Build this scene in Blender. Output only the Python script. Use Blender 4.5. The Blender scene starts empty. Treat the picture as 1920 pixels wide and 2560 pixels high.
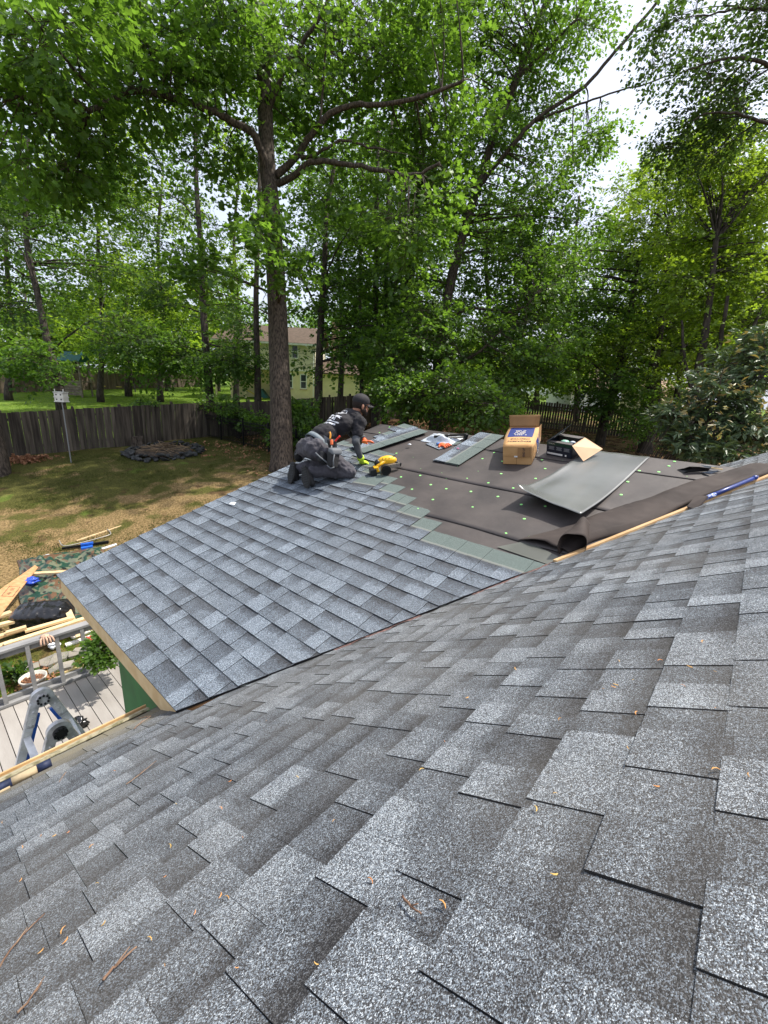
import bpy, math, random
import numpy as np
from mathutils import Vector, Matrix
random.seed(7); rng = np.random.default_rng(7)
R = math.radians
scene = bpy.context.scene
COL = scene.collection
# ---------------------------------------------------------------- camera
CAM = np.array([-0.7807, -2.0319, 1.7527]); FPX = 1062.19
YAW, PITCH, ROLL = 0.7018, -0.2795, 0.0558
def cam_axes():
    f = np.array([math.cos(PITCH)*math.cos(YAW), math.cos(PITCH)*math.sin(YAW), math.sin(PITCH)])
    r = np.array([math.sin(YAW), -math.cos(YAW), 0.0]); u = np.cross(r, f)
    return math.cos(ROLL)*r+math.sin(ROLL)*u, -math.sin(ROLL)*r+math.cos(ROLL)*u, f
CR, CU, CF = cam_axes()
cd = bpy.data.cameras.new('camera'); cam = bpy.data.objects.new('camera', cd); COL.objects.link(cam)
m = Matrix.Identity(4)
for i in range(3):
    m[i][0], m[i][1], m[i][2], m[i][3] = CR[i], CU[i], -CF[i], CAM[i]
cam.matrix_world = m
cd.sensor_fit = 'VERTICAL'; cd.sensor_height = 24.0; cd.lens = 24.0*FPX/2560.0
cd.clip_start = 0.05; cd.clip_end = 2000
scene.camera = cam
# ---------------------------------------------------------------- light
SUN_AZ, SUN_EL = R(-28), R(60)
world = bpy.data.worlds.new('World'); scene.world = world; world.use_nodes = True
wn = world.node_tree; bg = wn.nodes['Background']
sky = wn.nodes.new('ShaderNodeTexSky'); sky.sky_type = 'NISHITA'; sky.sun_disc = False
sky.sun_elevation = SUN_EL; sky.sun_rotation = R(90)-SUN_AZ
sky.air_density = 1.0; sky.dust_density = 5.0; sky.ozone_density = 1.0; sky.altitude = 50
mixs = wn.nodes.new('ShaderNodeMix'); mixs.data_type = 'RGBA'; mixs.inputs[0].default_value = .55; wn.links.new(sky.outputs[0], mixs.inputs[6]); mixs.inputs[7].default_value = (5.8, 6.2, 7.2, 1)   # thin bright overcast veil
wn.links.new(mixs.outputs[2], bg.inputs[0]); bg.inputs[1].default_value = 0.15
sl = bpy.data.lights.new('sun', 'SUN'); sl.energy = 4.0; sl.angle = R(0.8); sl.color = (1.0, 0.95, 0.87)
sun = bpy.data.objects.new('sun', sl); COL.objects.link(sun)
sdir = Vector((math.cos(SUN_EL)*math.cos(SUN_AZ), math.cos(SUN_EL)*math.sin(SUN_AZ), math.sin(SUN_EL)))
sun.rotation_euler = sdir.to_track_quat('Z', 'Y').to_euler(); sun.location = (0, 0, 30)
vs = scene.view_settings; vs.view_transform = 'Standard'; vs.look = 'None'; vs.exposure = 0.55; vs.gamma = 1.0; vs.use_curve_mapping = False
scene.cycles.max_bounces = 8; scene.cycles.transmission_bounces = 6; scene.cycles.transparent_max_bounces = 8
scene.cycles.use_denoising = True

# ---------------------------------------------------------------- place helpers
def ray(x, y): return CF+CR*(x-960)/FPX-CU*(y-1280)/FPX
def at(u, v, d): return CAM+ray(u, v)*d
P1, P2 = R(28.982), R(16.411)           # pitch of the main roof and of the extension roof
T1, T2 = math.tan(P1), math.tan(P2)
E = 0.143                               # shingle exposure
def onadd(u, v):
    d = ray(u, v); return CAM+(-(CAM[2]-T2*CAM[0])/(d[2]-T2*d[0]))*d
def onmain(u, v):
    d = ray(u, v); return CAM+(-(CAM[2]+T1*CAM[1])/(d[2]+T1*d[1]))*d
def onz(u, v, z):
    d = ray(u, v); return CAM+(z-CAM[2])/d[2]*d
CTL = np.array([[-12,5,-3],[-6,8,-3],[0,6,-2.95],[3,8,-2.9],[1,11,-2.75],[-6,14,-2.6],[8,4,-2.6],[8,-6,-2.6],[0,-12,-2.9],[16,-6,-1.8],[60,-30,0],[100,0,1.5],
 [0,120,2],[100,100,3],[-40,60,-1],[-60,10,-3],[-60,-60,-3],[40,-80,-1],[2.23,21.16,-1.77],[5.99,19.28,-1.31],[10.48,20.91,-1.21],[4.04,19.3,-1.7],[28.45,62.9,.54],
 [29.1,33.6,.3],[30.2,10.51,.03],[19.56,16.59,-.12],[33.69,4.62,-.3],[27.14,2.57,-.61],[26.59,4.77,-.74],[9.34,11.99,-1.39],[10.85,15.07,-1.34],[1.84,19,-1.95],[2.6,19.81,-1.74],[32.66,12.57,.33]])
def _phi(r): return np.sqrt(r*r+36)
_n = len(CTL); _K = _phi(np.hypot(*(CTL[:, None, :2]-CTL[None, :, :2]).transpose(2, 0, 1)))-0.3*np.eye(_n)
_Q = np.c_[np.ones(_n), CTL[:, :2]]
_W = np.linalg.solve(np.block([[_K, _Q], [_Q.T, np.zeros((3, 3))]]), np.r_[CTL[:, 2], 0, 0, 0])
def gz(x, y):
    x = np.asarray(x, float); y = np.asarray(y, float)
    o = _W[-3]+_W[-2]*x+_W[-1]*y
    for i in range(_n): o = o+_W[i]*_phi(np.hypot(x-CTL[i, 0], y-CTL[i, 1]))
    return o
def ong(u, v):
    d = ray(u, v); s = 2.0
    while s < 300:
        P = CAM+s*d
        if P[2] < gz(P[0], P[1]): break
        s *= 1.006
    return np.array([P[0], P[1], float(gz(P[0], P[1]))])

# ---------------------------------------------------------------- materials
def N(nt, t, **k):
    n = nt.nodes.new(t)
    for a, b in k.items(): setattr(n, a, b)
    return n
def mat(name, col=(.5, .5, .5), rough=.7, metal=0.0, spec=.4, var=0.0, vscale=6.0, bump=0.0, bscale=40.0, stretch=(1, 1, 1), col2=None, objrand=0.0, obj=True, detail=4.0, coat=0.0, sheen=0.0, thr=(.35, .65), bdist=.01):
    """colour noise between col and col2 (or darker/lighter), fine relief, random shift per object"""
    M = bpy.data.materials.new(name); M.use_nodes = True; nt = M.node_tree; b = nt.nodes['Principled BSDF']
    b.inputs['Roughness'].default_value = rough; b.inputs['Metallic'].default_value = metal
    b.inputs['Specular IOR Level'].default_value = spec; b.inputs['Coat Weight'].default_value = coat; b.inputs['Sheen Weight'].default_value = sheen
    L = nt.links
    tc = N(nt, 'ShaderNodeTexCoord'); mp = N(nt, 'ShaderNodeMapping'); mp.inputs['Scale'].default_value = stretch
    L.new(tc.outputs['Object'], mp.inputs[0])
    out = None
    if objrand:
        oi = N(nt, 'ShaderNodeObjectInfo'); va = N(nt, 'ShaderNodeVectorMath', operation='ADD'); sc = N(nt, 'ShaderNodeVectorMath', operation='SCALE')
        sc.inputs[0].default_value = (13.1, 7.7, 23.3); L.new(oi.outputs['Random'], sc.inputs['Scale']); L.new(mp.outputs[0], va.inputs[0]); L.new(sc.outputs[0], va.inputs[1]); vec = va.outputs[0]
    else: vec = mp.outputs[0]
    c = N(nt, 'ShaderNodeRGB'); c.outputs[0].default_value = (*col, 1); out = c.outputs[0]
    if col2 is not None or var:
        nz = N(nt, 'ShaderNodeTexNoise'); nz.inputs['Scale'].default_value = vscale; nz.inputs['Detail'].default_value = detail; L.new(vec, nz.inputs['Vector'])
        r = N(nt, 'ShaderNodeMapRange'); r.inputs[1].default_value, r.inputs[2].default_value = thr; L.new(nz.outputs['Fac'], r.inputs[0])
        mx = N(nt, 'ShaderNodeMix', data_type='RGBA'); L.new(r.outputs[0], mx.inputs[0])
        if col2 is None:
            mx.inputs[6].default_value = (*[x*(1-var) for x in col], 1); mx.inputs[7].default_value = (*[min(1, x*(1+var)) for x in col], 1)
        else:
            mx.inputs[6].default_value = (*col, 1); mx.inputs[7].default_value = (*col2, 1)
        out = mx.outputs[2]
    if objrand:
        hs = N(nt, 'ShaderNodeHueSaturation'); mr = N(nt, 'ShaderNodeMapRange'); mr.inputs[3].default_value = 1-objrand; mr.inputs[4].default_value = 1+objrand
        L.new(oi.outputs['Random'], mr.inputs[0]); L.new(mr.outputs[0], hs.inputs['Value']); L.new(out, hs.inputs['Color']); out = hs.outputs[0]
    L.new(out, b.inputs['Base Color'])
    if bump:
        n2 = N(nt, 'ShaderNodeTexNoise'); n2.inputs['Scale'].default_value = bscale; n2.inputs['Detail'].default_value = 5; L.new(vec, n2.inputs['Vector'])
        bp = N(nt, 'ShaderNodeBump'); bp.inputs['Strength'].default_value = bump; bp.inputs['Distance'].default_value = bdist
        L.new(n2.outputs['Fac'], bp.inputs['Height']); L.new(bp.outputs[0], b.inputs['Normal'])
    return M

def shingle_mat(name, shift=0.0, tint=(1, 1, 1), dirt=0.3, nail=.4, patch=.55):
    M = bpy.data.materials.new(name); M.use_nodes = True; nt = M.node_tree; L = nt.links; b = nt.nodes['Principled BSDF']
    b.inputs['Roughness'].default_value = .85; b.inputs['Specular IOR Level'].default_value = .35
    geo = N(nt, 'ShaderNodeNewGeometry'); at_ = N(nt, 'ShaderNodeAttribute', attribute_name='tone'); ab = N(nt, 'ShaderNodeAttribute', attribute_name='band')
    uv = N(nt, 'ShaderNodeUVMap', uv_map='UVMap'); sx = N(nt, 'ShaderNodeSeparateXYZ'); L.new(uv.outputs[0], sx.inputs[0])
    vo = N(nt, 'ShaderNodeTexVoronoi', feature='F1'); vo.inputs['Scale'].default_value = 700; L.new(geo.outputs['Position'], vo.inputs['Vector'])
    sc = N(nt, 'ShaderNodeSeparateColor'); L.new(vo.outputs['Color'], sc.inputs[0])
    # shadow-line print: darker granules toward the upper end of each exposed tab
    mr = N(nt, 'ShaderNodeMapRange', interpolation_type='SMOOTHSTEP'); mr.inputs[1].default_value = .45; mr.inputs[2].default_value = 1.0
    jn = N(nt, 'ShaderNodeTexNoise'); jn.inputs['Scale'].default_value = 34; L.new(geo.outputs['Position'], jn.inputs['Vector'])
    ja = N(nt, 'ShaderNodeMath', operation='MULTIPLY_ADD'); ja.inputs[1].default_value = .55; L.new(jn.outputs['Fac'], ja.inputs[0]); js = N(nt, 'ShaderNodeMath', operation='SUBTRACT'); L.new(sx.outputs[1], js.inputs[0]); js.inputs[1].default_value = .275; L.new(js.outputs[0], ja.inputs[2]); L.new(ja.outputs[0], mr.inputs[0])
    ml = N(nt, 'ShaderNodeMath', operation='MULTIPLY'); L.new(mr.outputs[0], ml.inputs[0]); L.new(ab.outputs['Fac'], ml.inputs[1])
    def mth(op, a, bb):
        x = N(nt, 'ShaderNodeMath', operation=op)
        for i, q in enumerate((a, bb)):
            if isinstance(q, (int, float)): x.inputs[i].default_value = q
            else: L.new(q, x.inputs[i])
        return x.outputs[0]
    nz = N(nt, 'ShaderNodeTexNoise'); nz.inputs['Scale'].default_value = 9; nz.inputs['Detail'].default_value = 3; L.new(geo.outputs['Position'], nz.inputs['Vector'])
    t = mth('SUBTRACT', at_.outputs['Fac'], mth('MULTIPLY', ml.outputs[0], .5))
    t = mth('ADD', t, mth('MULTIPLY', mth('SUBTRACT', nz.outputs['Fac'], .5), patch))
    t = mth('ADD', mth('MULTIPLY', mth('SUBTRACT', t, .5), .62), shift)
    cn = N(nt, 'ShaderNodeTexNoise'); cn.inputs['Scale'].default_value = 150; cn.inputs['Detail'].default_value = 2; L.new(geo.outputs['Position'], cn.inputs['Vector'])
    t = mth('ADD', t, mth('MULTIPLY', mth('SUBTRACT', cn.outputs['Fac'], .5), .55))
    r = mth('ADD', sc.outputs[0], t)
    ra = N(nt, 'ShaderNodeValToRGB'); L.new(r, ra.inputs[0]); cr = ra.color_ramp
    stops = [(0.0, (.014, .014, .016)), (.28, (.042, .042, .045)), (.44, (.074, .076, .080)), (.60, (.118, .130, .150)), (.76, (.170, .205, .250)), (.90, (.265, .31, .355)), (1.0, (.50, .55, .60))]
    while len(cr.elements) < len(stops): cr.elements.new(.5)
    for e, (p, c) in zip(cr.elements, stops): e.position = p; e.color = (*[a*q for a, q in zip(c, tint)], 1)
    # headlap
    hl = N(nt, 'ShaderNodeMapRange'); hl.inputs[1].default_value = 1.10; hl.inputs[2].default_value = 1.14; L.new(sx.outputs[1], hl.inputs[0])
    hr = N(nt, 'ShaderNodeMix', data_type='RGBA'); L.new(sc.outputs[1], hr.inputs[0]); hr.inputs[6].default_value = (.045, .062, .058, 1); hr.inputs[7].default_value = (.16, .20, .185, 1)
    mx = N(nt, 'ShaderNodeMix', data_type='RGBA'); L.new(hl.outputs[0], mx.inputs[0]); L.new(ra.outputs[0], mx.inputs[6]); L.new(hr.outputs[2], mx.inputs[7])
    # nail line: pale release strip
    a1 = mth('GREATER_THAN', sx.outputs[1], 1.06); a2 = mth('LESS_THAN', sx.outputs[1], 1.24); a3 = mth('MULTIPLY', a1, a2)
    mx2 = N(nt, 'ShaderNodeMix', data_type='RGBA'); L.new(mth('MULTIPLY', a3, nail), mx2.inputs[0]); L.new(mx.outputs[2], mx2.inputs[6]); mx2.inputs[7].default_value = (.30, .30, .26, 1)
    # dust / dirt
    dn = N(nt, 'ShaderNodeTexNoise'); dn.inputs['Scale'].default_value = 1.1; dn.inputs['Detail'].default_value = 6; L.new(geo.outputs['Position'], dn.inputs['Vector'])
    dr = N(nt, 'ShaderNodeMapRange'); dr.inputs[1].default_value = .42; dr.inputs[2].default_value = .75; dr.inputs[4].default_value = dirt; L.new(dn.outputs['Fac'], dr.inputs[0])
    mx3 = N(nt, 'ShaderNodeMix', data_type='RGBA'); L.new(dr.outputs[0], mx3.inputs[0]); L.new(mx2.outputs[2], mx3.inputs[6]); mx3.inputs[7].default_value = (.17, .155, .13, 1)
    out = mx3.outputs[2]
    at2 = N(nt, 'ShaderNodeAttribute', attribute_name='moss')
    mx4 = N(nt, 'ShaderNodeMix', data_type='RGBA'); L.new(mth('MULTIPLY', at2.outputs['Fac'], mth('ADD', mth('MULTIPLY', nz.outputs['Fac'], .9), .35)), mx4.inputs[0]); L.new(out, mx4.inputs[6]); mx4.inputs[7].default_value = (.19, .165, .11, 1)
    L.new(mx4.outputs[2], b.inputs['Base Color'])
    bp = N(nt, 'ShaderNodeBump'); bp.inputs['Strength'].default_value = .55; bp.inputs['Distance'].default_value = .0015
    L.new(vo.outputs['Distance'], bp.inputs['Height']); bp.invert = True; L.new(bp.outputs[0], b.inputs['Normal'])
    return M

def leaf_mat(name, dark, light, trans, rough=.45, spec=.35, tw=.42):
    M = bpy.data.materials.new(name); M.use_nodes = True; nt = M.node_tree; L = nt.links; b = nt.nodes['Principled BSDF']; o = nt.nodes['Material Output']
    a = N(nt, 'ShaderNodeAttribute', attribute_name='tint')
    mx = N(nt, 'ShaderNodeMix', data_type='RGBA'); L.new(a.outputs['Fac'], mx.inputs[0]); mx.inputs[6].default_value = (*dark, 1); mx.inputs[7].default_value = (*light, 1)
    L.new(mx.outputs[2], b.inputs['Base Color']); b.inputs['Roughness'].default_value = rough; b.inputs['Specular IOR Level'].default_value = spec
    tr = N(nt, 'ShaderNodeBsdfTranslucent'); mt = N(nt, 'ShaderNodeMix', data_type='RGBA'); L.new(a.outputs['Fac'], mt.inputs[0])
    mt.inputs[6].default_value = (*[q*.55 for q in trans], 1); mt.inputs[7].default_value = (*trans, 1); L.new(mt.outputs[2], tr.inputs[0])
    ms = N(nt, 'ShaderNodeMixShader'); ms.inputs[0].default_value = tw; L.new(b.outputs[0], ms.inputs[1]); L.new(tr.outputs[0], ms.inputs[2]); L.new(ms.outputs[0], o.inputs[0])
    return M

def bark_mat(name, a, c, sc=14, bump=1.0):
    return mat(name, a, .92, col2=c, vscale=sc, stretch=(1, 1, .22), bump=bump, bscale=sc*1.6, bdist=.03, thr=(.38, .62))

# ---------------------------------------------------------------- mesh helpers
def tag(o, label=None, cat=None, group=None, kind=None):
    for k, v in (('label', label), ('category', cat), ('group', group), ('kind', kind)):
        if v: o[k] = v
    return o
def thing(name, label, cat, loc=(0, 0, 0), group=None, kind=None):
    o = bpy.data.objects.new(name, None); COL.objects.link(o); o.location = Vector([float(q) for q in loc]); o.empty_display_size = .1
    return tag(o, label, cat, group, kind)
def mk(name, V, F, material, parent=None, smooth=False, local=False, attrs=None, uv=None, matidx=None):
    """V world coordinates (unless local) -> one mesh object under parent"""
    V = np.asarray(V, float).reshape(-1, 3)
    me = bpy.data.meshes.new(name)
    if parent is not None and not local:
        p = parent; off = np.zeros(3)
        while p is not None: off += np.array(p.location); p = p.parent
        V = V-off
    me.from_pydata(V.tolist(), [], [list(map(int, f)) for f in F])
    mats = material if isinstance(material, (list, tuple)) else [material]
    for q in mats: me.materials.append(q)
    if matidx is not None: me.polygons.foreach_set('material_index', np.asarray(matidx, dtype=np.int32))
    if attrs:
        for k, a in attrs.items():
            at_ = me.attributes.new(k, 'FLOAT', 'FACE'); at_.data.foreach_set('value', np.asarray(a, dtype=np.float32))
    if uv is not None:
        ul = me.uv_layers.new(name='UVMap'); ul.data.foreach_set('uv', np.asarray(uv, dtype=np.float32).ravel())
    me.update()
    if smooth: me.polygons.foreach_set('use_smooth', [True]*len(me.polygons))
    o = bpy.data.objects.new(name, me); COL.objects.link(o)
    if parent is not None: o.parent = parent
    return o
def raw(name, V, quads_or_tris, n, material, parent=None, attrs=None, smooth=False, sizes=None):
    """fast mesh from numpy arrays; n = corners per face"""
    me = bpy.data.meshes.new(name)
    V = np.asarray(V, np.float32)
    if parent is not None:
        p = parent; off = np.zeros(3, np.float32)
        while p is not None: off += np.array(p.location, np.float32); p = p.parent
        V = V-off
    F = np.asarray(quads_or_tris, np.int32).ravel(); nf = len(F)//n
    me.vertices.add(len(V)); me.vertices.foreach_set('co', V.ravel())
    me.loops.add(len(F)); me.loops.foreach_set('vertex_index', F)
    me.polygons.add(nf); me.polygons.foreach_set('loop_start', np.arange(0, nf*n, n, dtype=np.int32)); me.polygons.foreach_set('loop_total', np.full(nf, n, np.int32))
    if smooth: me.polygons.foreach_set('use_smooth', np.ones(nf, bool))
    me.materials.append(material)
    if attrs:
        for k, a in attrs.items():
            at_ = me.attributes.new(k, 'FLOAT', 'FACE'); at_.data.foreach_set('value', np.asarray(a, dtype=np.float32))
    me.update(calc_edges=True)
    o = bpy.data.objects.new(name, me); COL.objects.link(o)
    if parent is not None: o.parent = parent
    return o
class MB:
    def __init__(s): s.V = []; s.F = []
    def add(s, V, F):
        k = len(s.V); s.V += [tuple(map(float, v)) for v in V]; s.F += [[i+k for i in f] for f in F]; return s
    def obox(s, c, ax, ay, az, taper=1.0):
        """oriented box: centre c, half-axis vectors"""
        c, ax, ay, az = map(lambda q: np.array(q, float), (c, ax, ay, az)); V = []
        for k in (-1, 1):
            t = taper if k > 0 else 1.0
            for i, j in ((-1, -1), (1, -1), (1, 1), (-1, 1)): V.append(c+ax*i*t+ay*j*t+az*k)
        return s.add(V, [(3, 2, 1, 0), (4, 5, 6, 7), (0, 1, 5, 4), (1, 2, 6, 5), (2, 3, 7, 6), (3, 0, 4, 7)])
    def box(s, x0, x1, y0, y1, z0, z1): return s.obox(((x0+x1)/2, (y0+y1)/2, (z0+z1)/2), ((x1-x0)/2, 0, 0), (0, (y1-y0)/2, 0), (0, 0, (z1-z0)/2))
    def beam(s, a, b, w, h, up=(0, 0, 1)):
        a, b, up = np.array(a, float), np.array(b, float), np.array(up, float); d = b-a; l = np.linalg.norm(d); d /= l
        sd = np.cross(d, up); sd /= np.linalg.norm(sd); u = np.cross(sd, d)
        return s.obox((a+b)/2, d*l/2, sd*w/2, u*h/2)
    def tube(s, pts, rad, n=8, caps=True, flat=1.0):
        pts = [np.array(p, float) for p in pts]; m = len(pts); rad = [rad]*m if np.isscalar(rad) else list(rad)
        k = len(s.V); up = np.array((0, 0, 1.0)); prev = None
        for i, p in enumerate(pts):
            d = pts[min(i+1, m-1)]-pts[max(i-1, 0)]; d /= (np.linalg.norm(d)+1e-9)
            if prev is None:
                a = np.cross(d, up)
                if np.linalg.norm(a) < .1: a = np.cross(d, (1, 0, 0))
            else: a = prev-d*(prev@d)
            a /= np.linalg.norm(a); prev = a; b = np.cross(d, a)
            for j in range(n):
                t = 2*math.pi*j/n; s.V.append(tuple(p+rad[i]*(a*math.cos(t)+b*math.sin(t)*flat)))
        for i in range(m-1):
            for j in range(n): s.F.append([k+i*n+j, k+i*n+(j+1) % n, k+(i+1)*n+(j+1) % n, k+(i+1)*n+j])
        if caps: s.F.append([k+j for j in range(n)][::-1]); s.F.append([k+(m-1)*n+j for j in range(n)])
        return s
    def ell(s, c, rx, ry, rz, n=10, m=7, rot=None):
        c = np.array(c, float); k = len(s.V); A = np.eye(3) if rot is None else np.array(rot)
        for i in range(m+1):
            ph = math.pi*i/m
            for j in range(n):
                t = 2*math.pi*j/n; v = np.array((rx*math.sin(ph)*math.cos(t), ry*math.sin(ph)*math.sin(t), rz*math.cos(ph))); s.V.append(tuple(c+A@v))
        for i in range(m):
            for j in range(n): s.F.append([k+i*n+j, k+(i+1)*n+j, k+(i+1)*n+(j+1) % n, k+i*n+(j+1) % n])
        return s
    def disc(s, c, axis, r, h, n=16):
        c = np.array(c, float); a = np.array(axis, float); a /= np.linalg.norm(a); return s.tube([c-a*h/2, c+a*h/2], r, n)
    def prism(s, poly, ax):
        """poly: 3D points of a planar outline, extruded by vector ax"""
        n = len(poly); k = len(s.V); ax = np.array(ax, float)
        for p in poly: s.V.append(tuple(np.array(p, float)))
        for p in poly: s.V.append(tuple(np.array(p, float)+ax))
        s.F.append(list(range(k, k+n))[::-1]); s.F.append(list(range(k+n, k+2*n)))
        for i in range(n): j = (i+1) % n; s.F.append([k+i, k+j, k+n+j, k+n+i])
        return s
    def build(s, name, material, parent=None, smooth=False, **kw): return mk(name, s.V, s.F, material, parent, smooth, **kw)
def nrm(v): v = np.array(v, float); return v/np.linalg.norm(v)
def bevel(o, w=.004, seg=2):
    md = o.modifiers.new('bevel', 'BEVEL'); md.width = w; md.segments = seg; md.limit_method = 'ANGLE'; return o
def sheet(name, fn, nu, nv, material, parent=None, thick=0.0, smooth=True, **kw):
    """surface fn(s,t)->xyz on a grid"""
    V = []; F = []; uv = []
    for i in range(nu+1):
        for j in range(nv+1): V.append(fn(i/nu, j/nv))
    for i in range(nu):
        for j in range(nv):
            a = i*(nv+1)+j; F.append([a, a+nv+1, a+nv+2, a+1]); uv += [(i/nu, j/nv), ((i+1)/nu, j/nv), ((i+1)/nu, (j+1)/nv), (i/nu, (j+1)/nv)]
    o = mk(name, V, F, material, parent, smooth, uv=uv, **kw)
    if thick: md = o.modifiers.new('solid', 'SOLIDIFY'); md.thickness = thick; md.offset = 0
    return o
def wob(x, y, s=1.0, k=0):
    from mathutils import noise
    return noise.noise(Vector((x*s+k*17.3, y*s-k*5.1, k*3.7)))
def text_mesh(name, body, origin, ux, uy, size, material, parent, align='CENTER', proud=None, bold=0.0, width=None):
    """flat print as a mesh lying on a surface"""
    cu = bpy.data.curves.new('lettering', 'FONT'); cu.body = body; cu.size = 1.0; cu.align_x = align; cu.align_y = 'CENTER'; cu.offset = bold; cu.resolution_u = 2
    t = bpy.data.objects.new('lettering', cu); COL.objects.link(t)
    dg = bpy.context.evaluated_depsgraph_get(); me = bpy.data.meshes.new_from_object(t.evaluated_get(dg)); bpy.data.objects.remove(t)
    V = np.array([v.co[:] for v in me.vertices]); F = [list(p.vertices) for p in me.polygons]; bpy.data.meshes.remove(me)
    ux = nrm(ux); uy = nrm(uy); nn = np.cross(ux, uy); origin = np.array(origin, float)
    sx = size if width is None else width/max(1e-6, V[:, 0].max()-V[:, 0].min())
    W = [origin+ux*v[0]*sx+uy*v[1]*size+nn*(proud or .0015) for v in V]
    return mk(name, W, F, material, parent)

# ================================================================ GROUND
def ground_mat():
    M = bpy.data.materials.new('ground_turf'); M.use_nodes = True; nt = M.node_tree; L = nt.links; b = nt.nodes['Principled BSDF']; b.inputs['Roughness'].default_value = .95; b.inputs['Specular IOR Level'].default_value = .1
    g = N(nt, 'ShaderNodeNewGeometry')
    def nz(s, d=5, lo=.35, hi=.65):
        n = N(nt, 'ShaderNodeTexNoise'); n.inputs['Scale'].default_value = s; n.inputs['Detail'].default_value = d; L.new(g.outputs['Position'], n.inputs['Vector'])
        r = N(nt, 'ShaderNodeMapRange'); r.inputs[1].default_value = lo; r.inputs[2].default_value = hi; L.new(n.outputs['Fac'], r.inputs[0]); return r.outputs[0]
    def mix(f, a, c):
        x = N(nt, 'ShaderNodeMix', data_type='RGBA'); L.new(f, x.inputs[0])
        for i, q in ((6, a), (7, c)):
            if isinstance(q, tuple): x.inputs[i].default_value = (*q, 1)
            else: L.new(q, x.inputs[i])
        return x.outputs[2]
    soil = mix(nz(22, 8, .35, .7), (.11, .075, .032), (.36, .25, .12))
    moss = mix(nz(30, 6), (.048, .052, .014), (.120, .112, .030))
    lawn = mix(nz(3, 6), (.085, .15, .020), (.15, .22, .035))
    litter = mix(nz(28, 8), (.035, .020, .012), (.11, .060, .033))
    A = N(nt, 'ShaderNodeAttribute', attribute_name='wmoss'); B = N(nt, 'ShaderNodeAttribute', attribute_name='wlawn'); C_ = N(nt, 'ShaderNodeAttribute', attribute_name='wlitter')
    def gate(at_, nf):
        m1 = N(nt, 'ShaderNodeMath', operation='ADD'); L.new(at_.outputs['Fac'], m1.inputs[0]); L.new(nf, m1.inputs[1])
        r = N(nt, 'ShaderNodeMapRange'); r.inputs[1].default_value = .85; r.inputs[2].default_value = 1.15; L.new(m1.outputs[0], r.inputs[0]); return r.outputs[0]
    c = mix(gate(A, nz(1.3, 8, .3, .7)), soil, moss); c = mix(gate(C_, nz(1.7, 6, .3, .7)), c, litter); c = mix(gate(B, nz(.8, 4, .3, .7)), c, lawn)
    L.new(c, b.inputs['Base Color'])
    n = N(nt, 'ShaderNodeTexNoise'); n.inputs['Scale'].default_value = 18; n.inputs['Detail'].default_value = 8; L.new(g.outputs['Position'], n.inputs['Vector'])
    bp = N(nt, 'ShaderNodeBump'); bp.inputs['Distance'].default_value = .06; bp.inputs['Strength'].default_value = .9; L.new(n.outputs['Fac'], bp.inputs['Height']); L.new(bp.outputs[0], b.inputs['Normal'])
    return M
FL = [(-9, 27), (-3, 24), (2.29, 21.0), (6.3, 19.9), (10.24, 20.19), (14.25, 18.27), (17.23, 16.2), (21.5, 16.0), (28, 10.6), (30.4, 6.9), (32, 3), (34.5, -3)]   # the board fence
def beyond(x, y):
    """signed distance outside the back fence"""
    x = np.asarray(x, float); y = np.asarray(y, float); best = np.full(x.shape, 1e9); sg = np.ones(x.shape)
    for (a, b), (c, d) in zip(FL, FL[1:]):
        t = np.clip(((x-a)*(c-a)+(y-b)*(d-b))/((c-a)**2+(d-b)**2), 0, 1); dd = np.hypot(x-a-t*(c-a), y-b-t*(d-b))
        s = np.sign((c-a)*(y-b)-(d-b)*(x-a)); up = dd < best; best = np.where(up, dd, best); sg = np.where(up, s, sg)
    return best*sg
def axis_pts(lo, hi, c, near, fine, growth=1.10):
    a = [c]; s = fine
    while a[-1] < hi: a.append(a[-1]+s); s = s if abs(a[-1]-c) < near else s*growth
    b = [c]; s = fine
    while b[-1] > lo: b.append(b[-1]-s); s = s if abs(b[-1]-c) < near else s*growth
    return np.array(b[::-1][:-1]+a)
gxs = axis_pts(-500, 900, 12, 24, .3); gys = axis_pts(-500, 900, 14, 20, .3)
GX, GY = np.meshgrid(gxs, gys, indexing='ij')
cl = lambda a, lo, hi: np.clip(a, lo, hi)
GZ = gz(cl(GX, -80, 130), cl(GY, -80, 140)); GZ = GZ+0.03*np.sin(GX*1.9+GY*.7)*np.sin(GY*1.3-GX*.4)
for (px_, py_) in [(-.5, 2.5)]:                                     # yard is dug level under the deck
    GZ = np.where((GX < 1.2) & (GX > -6) & (GY < 5.6) & (GY > -2), np.minimum(GZ, -3.0), GZ)
nx, ny = len(gxs), len(gys); idx = np.arange(nx*ny).reshape(nx, ny)
Q4 = np.stack([idx[:-1, :-1], idx[1:, :-1], idx[1:, 1:], idx[:-1, 1:]], -1).reshape(-1, 4)
fx = (GX[:-1, :-1]+GX[1:, 1:]).ravel()/2; fy = (GY[:-1, :-1]+GY[1:, 1:]).ravel()/2
bd = beyond(fx, fy)
wl = np.clip(bd*1.2+.3, 0, 1)*np.where((fx > 24) & (fy < 14), .45, 1); wl = np.where((fx > 50), .9, wl)
wm = np.where(bd < 0, np.clip((fy-10.5)/5, 0, 1)*.70+.16, .2); wm = np.where(fx > 12, .25, wm)
wm = np.where((fy < 7.6) & (fx < 3), .65, wm)
wt = np.where((bd < 0) & (fx > 10), np.clip((fx-10)/4, 0, .8), 0.05); wt = np.where((bd < 0) & (fx > 22), .45, wt)
ground = raw('ground', np.stack([GX, GY, GZ], -1).reshape(-1, 3), Q4, 4, ground_mat(), attrs={'wmoss': wm, 'wlawn': wl, 'wlitter': wt}, smooth=True)
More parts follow.
